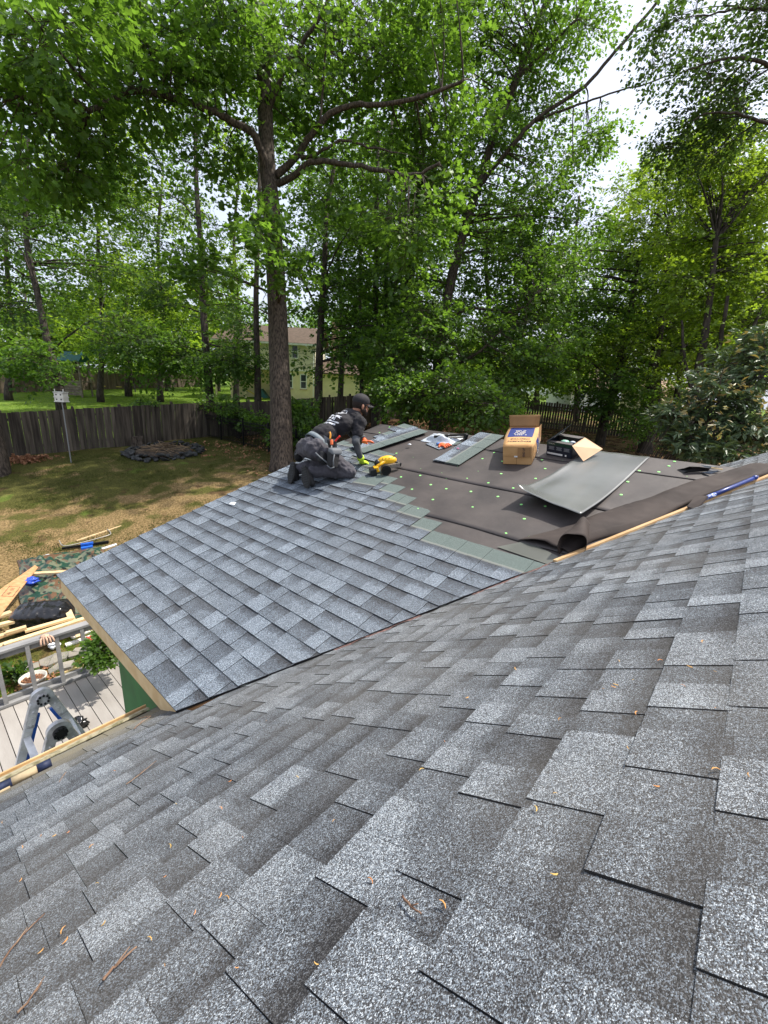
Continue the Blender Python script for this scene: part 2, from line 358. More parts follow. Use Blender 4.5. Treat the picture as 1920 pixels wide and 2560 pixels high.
tag(ground, kind='structure')

# ================================================================ ROOFS
M_SH_OLD = shingle_mat('shingle_weathered', .0, (1.0, .985, .955), .38, 0.0)
M_SH_NEW = shingle_mat('shingle_new', .02, (.95, 1.0, 1.04), .10, .35, .30)
M_WOOD = mat('pine_board', (.62, .42, .22), .7, col2=(.48, .29, .13), vscale=5, stretch=(1, 1, 1), bump=.2, bscale=60, objrand=.12)
M_PINE = mat('fresh_lumber', (.74, .57, .33), .65, col2=(.64, .45, .23), vscale=9, bump=.15, bscale=70, objrand=.16, stretch=(1, 1, 1))
M_PLY = mat('plywood', (.56, .31, .15), .7, col2=(.42, .21, .09), vscale=12, bump=.15, bscale=50, objrand=.1)
M_GREEN = mat('green_sheathing', (.028, .16, .040), .6, var=.25, vscale=2.5, bump=.1, bscale=30)
M_BLACKPRINT = mat('black_print', (.012, .012, .014), .7)
M_FELT = mat('roofing_felt', (.036, .030, .029), .60, col2=(.072, .060, .055), vscale=2.3, bump=.35, bscale=2.2, bdist=.05, spec=.45, detail=6)
M_FELT2 = mat('felt_curled', (.036, .028, .025), .8, col2=(.062, .049, .043), vscale=3.5, bump=.3, bscale=4, bdist=.03, spec=.25)
M_CAP = mat('green_plastic_cap', (.30, .75, .22), .5, objrand=.12)
M_DARK = mat('roof_deck_edge', (.05, .035, .025), .9)
M_RED = mat('old_red_shingle', (.15, .085, .075), .9, var=.5, vscale=60, bump=.3, bscale=200)
M_MOSS = mat('mossy_edge_strip', (.40, .36, .24), .95, col2=(.20, .18, .10), vscale=30, bump=.6, bscale=60, thr=(.42, .62))
M_WALL = mat('house_wall_siding', (.62, .58, .50), .8, var=.08, vscale=3)

def clip(poly, a, b, c):
    """keep a*x+b*y<=c"""
    out = []
    for i in range(len(poly)):
        p, q = poly[i], poly[(i+1) % len(poly)]; dp = a*p[0]+b*p[1]-c; dq = a*q[0]+b*q[1]-c
        if dp <= 0: out.append(p)
        if (dp < 0 < dq) or (dq < 0 < dp): t = dp/(dp-dq); out.append((p[0]+t*(q[0]-p[0]), p[1]+t*(q[1]-p[1])))
    return out
def strip(name, parent, O, U, V, Nn, u0, u1, v0, H, material, clips=(), rnd=None, lift=0.0, moss=0.0, tonebias=0.0, h0=.0066, tab=(.11, .21), flat=False, wav=0.0, cut=.0009, tr=1.0):
    """one laminated shingle: alternating raised and recessed tabs, u along the course, v up the slope"""
    rnd = rnd or random; vs_, fs_, tone, band, uvs, mo = [], [], [], [], [], []
    u = u0; up = rnd.random() < .5; lw = rnd.uniform(-1, 1)*wav
    while u < u1-1e-6:
        w = rnd.uniform(*tab); e = min(u+w, u1)
        if u1-e < .05: e = u1
        hh = E*1.1 if (up and H < .3) else H
        poly = [(u, v0), (e-cut, v0), (e-cut, v0+hh), (u, v0+hh)]
        for c in clips: poly = clip(poly, *c)
        if len(poly) >= 3:
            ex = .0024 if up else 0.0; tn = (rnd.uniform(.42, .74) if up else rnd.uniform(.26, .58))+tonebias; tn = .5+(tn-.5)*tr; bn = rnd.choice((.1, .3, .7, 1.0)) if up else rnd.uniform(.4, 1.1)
            k = len(vs_); n = len(poly)
            for (a, b) in poly:
                t = (b-v0)/.337; top = .001+h0*(1-t)+ex*(1 if not flat else .4)+lift*(1-t)+lw*(a-u0)
                vs_.append(O+U*a+V*b+Nn*top)
            for (a, b) in poly: vs_.append(O+U*a+V*b-Nn*.002)
            faces = [list(range(k, k+n))]+[[k+i, k+n+i, k+n+(i+1) % n, k+(i+1) % n] for i in range(n)]
            # orientation: make the top face look along Nn
            p0, p1_, p2_ = vs_[k], vs_[k+1], vs_[k+2]
            if np.dot(np.cross(p1_-p0, p2_-p0), Nn) < 0: faces = [f[::-1] for f in faces]
            for f in faces:
                fs_.append(f)
                side = len(f) == 4 and any(i >= k+n for i in f)
                tone.append(tn if not side else -2.6); band.append(bn); mo.append(moss)  # side faces near black: asphalt edge and butt shadow both put into the tone
                for i in f:
                    j = (i-k) % n; uvs.append((poly[j][0], (poly[j][1]-v0)/E))
        u = e; up = not up if rnd.random() < .85 else up
    if not fs_: return None
    return mk(name, vs_, fs_, material, parent, attrs={'tone': tone, 'band': band, 'moss': mo}, uv=uvs)

XR = 8.4; XF = 7.0; RIDGE_X = 4.2; RZ = RIDGE_X*T2; YV = RIDGE_X*T2/T1
house = thing('main_house', 'house under the weathered grey laminated shingle roof sloping down to the deck', 'house', (0, 0, -2.9))
# deck boards of the main roof (a slab under the shingles)
def main_pt(x, y, dz=0): return (x, y, -y*T1+dz)
b = MB(); YE = .461; YT = -4.6
for (xa, xb, fa) in [(-4.6, XF, 0)]:
    poly = [(xa, YT), (XF, YT), (XF, -(XR-XF)*T2/T1), (RIDGE_X, -YV), (0, -.02), (.06, YE), (xa, YE)]
    n = len(poly); top = [main_pt(x, y, -.004) for x, y in poly]; bot = [main_pt(x, y, -.05) for x, y in poly]
    b.add(top+bot, [list(range(n)), list(range(2*n-1, n-1, -1))]+[[i, n+i, n+(i+1) % n, (i+1) % n] for i in range(n)])
b.build('roof_boards', M_DARK, house)
b = MB(); b.prism([main_pt(-4.6, YT, -.02), main_pt(XF, YT, -.02), (XF, YT-5.1, main_pt(0, YT)[2]-5.1*T1), (-4.6, YT-5.1, main_pt(0, YT)[2]-5.1*T1)], (0, 0, -.06))
b.build('rear_roof', M_SH_OLD, house)
b = MB(); b.box(-4.3, .12, -9.2, .05, -2.95, -.30); b.box(.121, 6.8, -9.2, -.1, -2.95, -.05); b.build('wall', M_WALL, house)
o = MB().prism([(-4.25, .05, -.3), (-4.25, -9.2, -.3), (-4.25, -4.6, 2.3)], (.1, 0, 0)).prism([(6.7, .05, -.3), (6.7, -9.2, -.3), (6.7, -4.6, 2.3)], (.09, 0, 0)).build('gable_end', M_WALL, house)
# eave trim
b = MB(); b.beam((-4.6, YE+.005, -YE*T1-.03), (-.02, YE+.005, -YE*T1-.03), .010, .15); b.build('fascia', M_WOOD, house)
b = MB(); b.beam((-4.6, YE-.022, -(YE-.022)*T1+.022), (-.02, YE-.022, -(YE-.022)*T1+.022), .075, .012, up=(0, math.sin(P1), math.cos(P1))); b.build('edge_strip', M_MOSS, house)
Um, Vm, Nm = np.array((1., 0, 0)), np.array((0, -math.cos(P1), math.sin(P1))), np.array((0, math.sin(P1), math.cos(P1)))
c1 = math.cos(P1); nsh = 0; rm = random.Random(5)
off = 0
far_strips = []
for k in range(-13, 21):
    yb = -2.113+k*E*c1               # butt line of this course
    if yb > YE: continue
    v0 = -yb/c1
    off = rm.uniform(0, 1)
    x = -4.6-off; ylow = yb; yhigh = yb-E*c1*1.35
    spans = []
    if yb > 0: spans.append((-4.6, 0.03, [(1, 0, .05)]))
    else:
        # left of the near valley, right of the far valley: half planes in (x, v): y = -v*c1
        s = T2/T1
        spans.append((-4.6, XF if yb < -YV else RIDGE_X, [] if yhigh < -YV-.3 and yb < -YV else [(s, -c1, .012)]))
        if yb > -YV and -(XR-XF)*s > yb: spans.append((RIDGE_X, XF, [(-s, -c1, -XR*s+.01)]))
    for (xa, xb, cl_) in spans:
        if yb < -YV and cl_: xb = XF
        u = xa-off if xa < -4 else xa
        while u < xb:
            ua, ub = max(u, xa), min(u+1.0, xb)
            cc = list(cl_)
            if yb < -YV-.01: cc = []
            if ub-ua > .03:
                mo = 1.0 if k >= 20 else (.6 if k == 19 else (.15 if k == 18 else 0))
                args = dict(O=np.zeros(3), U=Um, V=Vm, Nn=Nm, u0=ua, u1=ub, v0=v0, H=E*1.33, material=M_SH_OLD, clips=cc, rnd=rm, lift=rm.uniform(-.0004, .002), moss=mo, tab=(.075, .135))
                if nsh < 298 and ub > -2.6 and yb > -2.75: 
                    if strip('shingle', house, **args): nsh += 1
                else: far_strips.append(args)
            u += 1.0
# shingles out of the photograph's view (behind the camera), joined
o_list = [strip('shingle_field', house, **a) for a in far_strips]; o_list = [o for o in o_list if o]
def join(objs, name, kind=None):
    V = []; F = []; tn = []; bn = []; mo = []; uv = []; k = 0
    for o in objs:
        me = o.data; V += [tuple(v.co) for v in me.vertices]
        for p in me.polygons: F.append([i+k for i in p.vertices])
        for nm_, l in (('tone', tn), ('band', bn), ('moss', mo)): l += [d.value for d in me.attributes[nm_].data]
        uv += [tuple(d.uv) for d in me.uv_layers[0].data]; k = len(V)
    par = objs[0].parent; mt = me.materials[0]
    for o in objs: bpy.data.objects.remove(o)
    o = mk(name, V, F, mt, par, local=True, attrs={'tone': tn, 'band': bn, 'moss': mo}, uv=uv)
    if kind: o['kind'] = kind
    return o
join(o_list, 'shingle_field', 'stuff')
print('main shingles', nsh)
# red remnant of the old roof showing along the valley
sv = T2/T1
def valley(x, dx=0, dz=0): return np.array((x, -x*sv+dx, x*T2+dz))
for i0, i1 in ((0, 9), (15, 26)):
    mk('valley_remnant', [p for i in range(i0, i1+1) for p in (valley(.75+i*.055, -.022-.014*math.sin(i*1.7), .022+.004*math.sin(i)), valley(.75+i*.055, .006, .014))], [[2*i, 2*i+1, 2*i+3, 2*i+2] for i in range(i1-i0)], M_RED, house)

# ---------------------------------------------------------------- extension
ext = thing('house_extension', 'low sloped extension with new blue grey shingles half laid over dark roofing felt', 'extension', (2, 1, -2.9))
YR = 2.365; Ue, Ve, Ne = np.array((0, -1., 0)), np.array((math.cos(P2), 0, math.sin(P2))), np.array((-math.sin(P2), 0, math.cos(P2)))
c2 = math.cos(P2); BR = RIDGE_X/c2
b = MB()
pl = [(0, YR), (RIDGE_X, YR), (RIDGE_X, -YV), (0, 0)]
b.prism([(x, y, x*T2-.026) for x, y in pl], (0, 0, .022))
pl = [(RIDGE_X, YR), (XR, YR), (XR, 0), (RIDGE_X, -YV)]
b.prism([(x, y, (XR-x)*T2-.026) for x, y in pl], (0, 0, .022)); b.build('roof_boards', M_PLY, ext)
b = MB(); b.prism([(x, y, (XR-x)*T2-.004) for x, y in [(RIDGE_X, YR), (XR, YR), (XR, 0), (RIDGE_X, -YV)]], (0, 0, .005)); b.build('felt_far_slope', M_FELT, ext)
# walls with green sheathing, fascia and rake boards
b = MB(); b.box(.17, .20, .0, 1.64, -2.9, -.02); b.build('sheathing', M_GREEN, ext); b = MB(); b.box(8.2, 8.23, 0, 1.64, -2.9, -.02); b.build('sheathing', M_GREEN, ext)
b = MB(); b.prism([(.2, 1.64, -2.9), (8.2, 1.64, -2.9), (8.2, 1.64, .02), (4.2, 1.64, 1.12), (.2, 1.64, .02)], (0, -.03, 0)); b.build('gable_sheathing', M_GREEN, ext)
text_mesh('sheathing_lettering', 'HUBER', (.169, 1.30, -.72), (0, 0, -1), (0, 1, 0), .20, M_BLACKPRINT, ext, bold=-.004, width=.85)
text_mesh('sheathing_lettering', 'ZIP', (.169, 1.35, -1.55), (0, 0, -1), (0, 1, 0), .09, M_BLACKPRINT, ext)
b = MB(); b.beam((.012, -.02, -.085), (.012, YR-.01, -.085), .030, .125); bevel(b.build('fascia', M_PINE, ext), .003)
b = MB(); b.beam((.0, YR-.014, -.075), (RIDGE_X, YR-.014, RZ-.075), .028, .12); b.beam((XR, YR-.014, -.075), (RIDGE_X+.01, YR-.014, RZ-.075), .028, .12); b.build('rake_board', M_PINE, ext)
b = MB(); b.box(-.0, .03, YR-.1, YR-.03, -.14, -.03)
# felt panels on the near slope: three laps
lap = [1.95, 2.38, 3.12, 3.98, BR]
def felt_z(bb, y, k=0):
    return .004+.0045*(wob(bb, y, 1.6, 3)+.6*wob(bb, y, 4.0, 5)+.8)
prev = None
for i in range(4):
    b0, b1 = lap[i]-.0, lap[i+1]+.06 if i < 3 else lap[i+1]
    def fn(s, t, b0=b0, b1=b1, i=i):
        bb = b0+(b1-b0)*s; x = bb*c2; yv = -x*sv+.03; y = YR-.008+(yv-YR)*t
        h = felt_z(bb, y)+(.0065 if i else 0)*(1-s)+(.004*abs(wob(bb+9, y, 3.2, 8)) if i and s < .05 else 0)
        if s == 0: bb += .012*wob(y, i, 1.3, 2); x = bb*c2
        return (x-h*math.sin(P2), y, x*T2+h*math.cos(P2))
    sheet('felt_panel', fn, 14, 60, M_FELT, ext, thick=.0022)
# new shingles, 14 full courses and the racked stair-step above them
ends = {14: -.15, 15: .06, 16: .34, 17: .59, 18: .81, 19: 1.08, 20: 1.32, 21: 1.60, 22: 1.78, 23: 2.05}
re_ = random.Random(11); ns2 = 0
for n in range(0, 24):
    v0 = n*E; x0 = v0*c2; uA = -YR-.012
    yend = ends.get(n); uB = x0*sv+.35 if yend is None else -yend
    cl_ = [] if yend is not None else [(1, -c2*sv, -.002)]      # u <= x*sv  (x = v*c2)
    o_ = re_.uniform(.1, .95); u = uA; first = True
    H = .337 if (n >= 13 or n == 12) else E*1.33
    while u < uB-.02:
        e = u+(o_ if first else 1.0); first = False; e = min(e, uB)
        if uB-e < .08: e = uB
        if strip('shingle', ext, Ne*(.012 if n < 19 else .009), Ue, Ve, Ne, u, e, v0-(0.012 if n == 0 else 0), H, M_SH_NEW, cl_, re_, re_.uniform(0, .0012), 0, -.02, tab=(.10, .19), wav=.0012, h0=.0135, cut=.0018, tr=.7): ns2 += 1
        u = e
print('new shingles', ns2)
# green nail caps
caps = [(680+x*.3134, 960+y*.3134) for x, y in [(937,350),(1050,360),(960,375),(858,395),(800,607),(993,560),(1127,593),(1040,655),(1187,685),(1030,750),(1183,738),(1355,718),(1307,622),(1475,495),(1480,668),(1645,705),(1395,760),(1553,762),(1267,812),(1118,848),(1391,845),(1587,867),(1284,931),(1601,991),(1165,1005),(1432,1081)]]
caps += [(1200+x*.434, 980+y*.434) for x, y in [(14,390),(55,340),(82,355),(128,405),(337,373),(357,397),(477,400),(122,477),(375,448),(48,530),(192,560),(320,505),(103,609),(238,655),(376,665),(255,738),(148,822),(288,845),(1119,407),(1087,433),(917,460),(1029,467),(1190,494),(850,524),(812,599),(1265,462)]]
caps += [(443, 1348), (627, 1494)]
capb = MB(); capb.tube([(0, 0, 0), (0, 0, .0018), (0, 0, .0024)], [.0125, .0125, .010], 14); capb.tube([(0, 0, .0024), (0, 0, .0035)], .004, 8)
cap0 = mk('nail_cap', capb.V, capb.F, M_CAP, ext, local=True)
for i, (u, v) in enumerate(caps):
    o = cap0 if i == 0 else cap0.copy()
    if i: COL.objects.link(o); o.parent = ext
    P = onadd(u, v)+Ne*(.012 if v < 1340 else .016); o.location = Vector(P)-ext.location; o.rotation_euler = (random.uniform(-.05, .05), -P2+random.uniform(-.05, .05), 0)
# plank left along the open valley
b = MB(); b.beam(valley(2.14, -.022, .026), valley(4.50, -.030, .030), .038, .030, up=(0, .3, 1)); bevel(b.build('valley_plank', M_WOOD, ext), .003)
b = MB()
def fl(u, v): return onadd(u, v)+Ne*.0145
M_FLASH = mat('grey_green_membrane', (.10, .105, .088), .4, var=.2, vscale=3, spec=.5)
mk('membrane_corner', [fl(1242, 1371), fl(1372, 1416), fl(1402, 1398), fl(1316, 1356)], [(0, 1, 2, 3)], M_FLASH, ext)
# felt strip running up the valley, its lower edge curled over the plank
def fs_fn(s, t):
    x = 2.28+2.02*s; base = valley(x); a = np.array((math.cos(P2)*.45, .9, math.sin(P2)*.45)); a = nrm(a)*1.0
    up = (.22+.12*math.sin(s*9+.5)+.05*math.sin(s*23)); w = .34*(1-.4*s)
    q = (1-t)*w; bulge = math.sin(min(1, t*1.25)*math.pi)*(.030+.022*math.sin(s*11+1)+.018*math.sin(s*5.3)); 
    lipz = .042+.010*math.sin(s*17)-.035*max(0, t-.86)/.14
    h = .016+bulge*.8+lipz*t**1.6
    p = base+np.array((0, 1, 0))*(q+.018*math.sin(s*14)*t+.048)-np.array((0, 1, 0))*(.035*t); p[2] = (p[0]*T2)+h-.02*(t > .9)*math.sin(s*7)
    return p+np.array((.010*wob(s*8, t*3), .014*wob(s*7, t*4, 1, 4), .018*wob(s*7, t*2.5, 1, 2)+.008*abs(wob(s*22, t*4, 1, 7))))
sheet('felt_strip', fs_fn, 90, 16, M_FELT2, ext, thick=.003)
def roll_fn(s, t):
    # the flap rolled back on itself at the strip's lower corner
    a = -.7+s*4.4; r = .078*(1-.45*t); c = valley(2.33+.26*t, .055+.12*t, .070)
    return c+np.array((.5, .35, .0))*(.16*(t-.5))+np.array((0, 0, .012*math.sin(a*3+t*4)))+np.array((-.45*math.cos(a)*r*1.6, .8*math.cos(a)*r*1.3, r*math.sin(a)*1.25))
sheet('felt_roll', roll_fn, 26, 10, M_FELT2, ext, thick=.003)
#@@REST
# ================================================================ TREES
def leaf_cloud(name, parent, tips, material, leaf=.12, per=24, rs=.42, shape='kite', tintbase=.35, droop=.25, seed=1, tintspread=.25, aspect=.75, flat=.45):
    """tips: (n,6) twig base + outward direction*length; leaves set along each twig in a loose flat spray"""
    g = np.random.default_rng(seed); n = len(tips); P = tips[:, :3]; D = tips[:, 3:]; Ln = np.linalg.norm(D, axis=1, keepdims=True); T = D/Ln
    up = np.array((0, 0, 1.0)); S = np.cross(T, up); S /= (np.linalg.norm(S, axis=1, keepdims=True)+1e-6)
    roll = g.normal(0, .35, (n, 1)); B = np.cross(S, T); S2 = S*np.cos(roll)+B*np.sin(roll); Nn = np.cross(S2, T); Nn *= np.sign(Nn[:, 2:3]+1e-6)
    a = g.random((n, per, 1))**.8; side = g.choice([-1, 1], (n, per, 1))
    lat = side*(np.abs(g.normal(0, .5, (n, per, 1)))*rs*(1.15-.6*a)+.02)
    pos = P[:, None]+D[:, None]*a+S2[:, None]*lat+Nn[:, None]*g.normal(0, .11, (n, per, 1))*rs-up*(a*a*droop*Ln[:, None]*.6)-up*np.abs(lat)*.22
    ld = T[:, None]*.55+S2[:, None]*side*.75+g.normal(0, .3, (n, per, 3)); ld[..., 2] -= .25; ld /= np.linalg.norm(ld, axis=2, keepdims=True)
    nn = Nn[:, None]+g.normal(0, flat, (n, per, 3)); nn -= ld*(nn*ld).sum(2, keepdims=True); nn /= np.linalg.norm(nn, axis=2, keepdims=True)
    sz = leaf*g.uniform(.55, 1.45, (n, per, 1)); w = np.cross(ld, nn)
    pos = pos.reshape(-1, 3); ld = ld.reshape(-1, 3); nn = nn.reshape(-1, 3); w = w.reshape(-1, 3); sz = sz.reshape(-1, 1); m_ = len(pos)
    lowf = .16*(np.sin(P[:, :1]*1.1+P[:, 2:3]*.7)+np.sin(P[:, 1:2]*1.3-P[:, 2:3]*.9))  # clump-wide tint swing: sunlit and shaded foliage painted into the leaf colour
    tint = np.clip(tintbase+lowf+g.normal(0, tintspread, (n, 1))+g.normal(0, .18, (n, per)), 0, 1).reshape(-1)
    if shape == 'kite':
        V = np.stack([pos, pos+ld*sz*.5+w*sz*aspect*.5+nn*sz*.10, pos+ld*sz-nn*sz*.05, pos+ld*sz*.5-w*sz*aspect*.5+nn*sz*.10], 1)
        k = np.arange(m_)[:, None]*4; F = np.concatenate([k+np.array([0, 1, 2]), k+np.array([0, 2, 3])], 1).reshape(-1, 3); tt = np.repeat(tint, 2); nc = 3
    else:   # lobed leaf: two five-cornered halves folded on the midrib
        o = np.array([(0, .02), (.34, .10), (.40, .38), (.26, .48), (.50, .80), (.12, .84)]); pts = []
        for sgn in (1, -1):
            for (x, y) in o: pts.append(pos+ld*sz*y+w*sz*x*sgn+nn*sz*abs(x)*.22)
        pts.append(pos+ld*sz*.92); V = np.stack(pts, 1); k = np.arange(m_)[:, None]*13
        h1 = [0, 1, 2, 3, 4, 5, 12]; h2 = [6, 12, 11, 10, 9, 8, 7]
        F = np.concatenate([k+np.array(h1), k+np.array(h2)], 1).reshape(-1, 7); tt = np.repeat(tint, 2); nc = 7
    return raw(name, V.reshape(-1, 3), F, nc, material, parent, attrs={'tint': tt})
def tubes(name, parent, segs, material):
    """many thin tapered 4-sided twigs from (p, q, r0, r1) arrays as one mesh"""
    P = np.array([s[0] for s in segs]); Q = np.array([s[1] for s in segs]); r0 = np.array([s[2] for s in segs])[:, None]; r1 = np.array([s[3] for s in segs])[:, None]
    D = Q-P; D /= (np.linalg.norm(D, axis=1, keepdims=True)+1e-9); A = np.cross(D, np.array((.3, .2, .93))); A /= (np.linalg.norm(A, axis=1, keepdims=True)+1e-9); B = np.cross(D, A)
    V = []
    for (c, r) in ((P, r0), (Q, r1)):
        for (x, y) in ((1, 0), (0, 1), (-1, 0), (0, -1)): V.append(c+A*r*x+B*r*y)
    V = np.stack(V, 1); k = np.arange(len(P))[:, None]*8
    F = np.concatenate([k+np.array([j, (j+1) % 4, 4+(j+1) % 4, 4+j]) for j in range(4)], 1).reshape(-1, 4)
    return raw(name, V.reshape(-1, 3), F, 4, material, parent, smooth=True)
BARK_BIG = bark_mat('bark_grey_brown', (.028, .021, .016), (.110, .084, .064), 20, 1.0)
BARK_DARK = bark_mat('bark_dark', (.024, .019, .015), (.070, .055, .043), 10, .9)
LEAF_DEEP = leaf_mat('leaf_deep_green', (.026, .060, .012), (.095, .175, .028), (.24, .46, .040))
LEAF_MID = leaf_mat('leaf_mid_green', (.028, .068, .013), (.110, .200, .034), (.28, .52, .045))
LEAF_LIME = leaf_mat('leaf_yellow_green', (.050, .100, .012), (.190, .290, .030), (.50, .74, .045))
LEAF_DARK = leaf_mat('leaf_dark_oak', (.020, .044, .014), (.070, .115, .028), (.14, .26, .035))
def smooth_path(pts, k=5):
    P = [np.array(p, float) for p in pts]; out = []
    for i in range(len(P)-1):
        p0 = P[max(i-1, 0)]; p1, p2 = P[i], P[i+1]; p3 = P[min(i+2, len(P)-1)]
        for j in range(k):
            t = j/k; out.append(.5*((2*p1)+(-p0+p2)*t+(2*p0-5*p1+4*p2-p3)*t*t+(-p0+3*p1-3*p2+p3)*t**3))
    out.append(P[-1]); return out
TREES = 0
def tree(label, trunk, r0, r1, blobs, leafm, bark=None, limbs=(), leaf=.13, per=24, rs=.45, shape='kite', tint=.35, name='tree', cat='tree', group=None, base=None, density=1.0, twl=.9, clumps=True, back=1.6):
    """trunk: [(u,v,depth)...] from the ground up; limbs: lists of the same with radii; blobs: (u,v,depth,ru_px,rv_px,rdepth_m,n)"""
    global TREES; TREES += 1; g = np.random.default_rng(100+TREES); bark = bark or BARK_DARK
    tp = smooth_path([at(*p) for p in trunk]); b0 = tp[0].copy(); gb = float(gz(b0[0], b0[1])); 
    t = thing(name, label, cat, (b0[0], b0[1], gb), group)
    n = len(tp); zz = np.linspace(0, 1, n); rad = [r0+(r1-r0)*z**.8 for z in zz]
    pts = [np.array((b0[0], b0[1], gb-.15))]+tp if abs(b0[2]-gb) > .05 else [b0-np.array((0, 0, .2))]+tp
    rad = [rad[0]*1.25]+rad; rad[1] *= 1.08
    mb = MB(); mb.tube(pts, rad, 12); mb.build('trunk', bark, t, True)
    wood = [(p, r) for p, r in zip(pts, rad)]
    for (lp, ra, rb) in limbs:
        q = smooth_path([at(*p) for p in lp]); m_ = len(q); rr = [ra+(rb-ra)*(i/(m_-1))**.8 for i in range(m_)]
        q = [p+g.normal(0, .02, 3) for p in q]
        MB().tube(q, rr, 8).build('limb', bark, t, True); wood += list(zip(q, rr))
    WP = np.array([w[0] for w in wood]); WR = np.array([w[1] for w in wood])
    segs = []; tips = []
    for (u, v, d, ru, rv, rd, cnt) in blobs:
        d = d+back; c = at(u, v, d); cnt = int(cnt*density); mu, mv = ru/FPX*d, rv/FPX*d
        # boughs: from the nearest wood to a few clump centres, twigs round each clump
        nb = max(3, cnt//13); q = g.normal(0, 1, (nb, 3)); q /= np.linalg.norm(q, axis=1, keepdims=True); q *= g.random((nb, 1))**.4
        cc = c+CR*q[:, :1]*mu*.95+CU*q[:, 1:2]*mv*.95+CF*q[:, 2:]*rd
        for ci in cc:
            dd = np.linalg.norm(WP-ci, axis=1)+np.maximum(0, WP[:, 2]-ci[2]+.2)*.35; j = int(np.argmin(dd)); a = WP[j]; L_ = np.linalg.norm(ci-a); r_ = min(WR[j]*.55, .012+.011*L_)
            mid = (a+ci)/2+np.array((0, 0, .10*L_))+g.normal(0, .05*L_, 3); prev = a; m_ = 5
            for i in range(1, m_+1):
                s = i/m_; p = (1-s)**2*a+2*s*(1-s)*mid+s*s*ci; segs.append((prev, p, r_*(1-.75*(i-1)/m_), r_*(1-.75*i/m_))); prev = p
            k = max(3, int(cnt/nb*g.uniform(.6, 1.5))); out = ci-(a*.6+c*.4); out[2] *= .4; out /= (np.linalg.norm(out)+1e-6)
            o3 = g.normal(0, 1, (k, 3)); o3[:, 2] *= .75; o3 /= np.linalg.norm(o3, axis=1, keepdims=True); dr = o3+out*.7; dr[:, 2] = dr[:, 2]*.5-.02; dr /= np.linalg.norm(dr, axis=1, keepdims=True)
            cr_ = .36*max(mu, .8)**.6*1.9
            pb = ci+o3*g.random((k, 1))**.6*cr_*np.array((1, 1, .8)); ln = twl*g.uniform(.6, 1.25, (k, 1))
            for i in range(k):
                st = ci+(pb[i]-ci)*.15; segs.append((st, pb[i], .010, .006)); segs.append((pb[i], pb[i]+dr[i]*ln[i]*.8-np.array((0, 0, .08)), .006, .002))
            tips.append(np.concatenate([pb, dr*ln], 1))
    tubes('branches', t, segs, bark)['kind'] = 'stuff'
    leaf_cloud('crown', t, np.concatenate(tips), leafm, leaf, per, rs, shape, tint, seed=TREES)
    return t
LEAVES = 1.0
# the tall poplar by the extension
tree('tall thick-trunked tree rising behind the roofer, low forked limbs spreading over the whole yard',
     [(705,1165,17), (703,1050,17), (698,900,17), (692,740,17), (684,600,17), (677,500,17), (668,400,17), (662,250,17), (655,100,17), (640,-120,17.3)], .46, .25,
     [(300,110,13.5,230,110,2.0,240), (120,60,11,150,80,1.2,100), (520,90,16,190,120,2.2,220), (800,90,18,180,120,2.0,220), (1010,110,17.5,200,130,2.5,250), (60,300,12.5,90,150,1.5,120), (240,330,14.5,170,90,1.5,130),
      (470,350,16.5,140,50,1.4,60), (420,200,15.5,170,70,1.4,110), (840,230,18.5,150,110,1.6,140), (1040,300,18,160,110,2,150), (870,440,18,140,60,1.5,80), (1080,430,18,110,80,1.5,80), (690,640,14.5,70,70,.9,60), (620,560,15,70,60,.9,38),
      (560,700,15.5,70,70,1,50), (990,560,15.5,130,70,1.4,130), (1050,30,15,260,60,2,150), (600,170,19,120,150,1.2,90), (560,20,14,250,60,2,150), (-60,420,12.5,80,200,1.5,70), (120,420,14,110,60,1.3,60), (730,280,18.6,60,80,1,30)],
     LEAF_MID, BARK_BIG, limbs=[
      ([(678,470,17), (640,345,16.4), (580,305,15.8), (505,268,15.2), (405,237,14.5), (330,226,14), (278,250,13.6), (225,275,13.2), (145,232,12.6), (60,240,12)], .17, .05),
      ([(690,440,17), (747,382,16.6), (804,307,16), (868,266,15.7), (960,263,15.4), (1060,240,15), (1160,200,14.6)], .15, .05),
      ([(692,462,17), (735,440,16.6), (776,407,16.2), (868,411,16), (960,428,15.8), (1040,436,15.5), (1100,410,15.2)], .14, .05),
      ([(752,395,16.5), (793,385,16.3), (850,350,16), (905,362,15.8), (990,382,15.5)], .08, .03),
      ([(664,300,17), (720,160,16.4), (800,40,15.6), (840,-60,15)], .11, .05), ([(662,220,17), (600,60,15.5), (540,-60,14)], .11, .05), ([(800,320,16), (812,180,15.6), (814,60,15), (815,-60,14.5)], .05, .02),
      ([(278,250,13.6), (200,190,12.8), (120,90,11), (60,20,9.5)], .05, .02), ([(700,690,17), (740,668,16.8), (765,640,16.6)], .04, .015)],
     leaf=.170, per=15, rs=.52, shape='lobed', tint=.60, density=.98, back=0)
tree('slender leaning tree with dark trunk behind the birdhouse pole on the left',
     [(150,1000,24), (148,960,24), (118,850,24), (95,740,24), (72,640,24), (64,560,24), (66,440,24), (70,330,24)], .24, .10,
     [(90,560,24,150,130,2.5,170), (60,760,24,120,140,2.2,140), (250,650,24,130,130,2.2,110), (210,850,22,150,80,2,120), (60,900,20,90,70,1.2,90), (40,420,22,100,110,2,130), (330,860,23,110,80,2,130)],
     LEAF_DEEP, leaf=.175, per=22, rs=.55, limbs=[([(100,760,24), (60,640,23.6), (20,590,23)], .07, .03), ([(125,880,24), (230,800,23.5), (300,790,23)], .06, .02), ([(62,690,24), (-10,640,23), (-50,620,22)], .06, .02)])
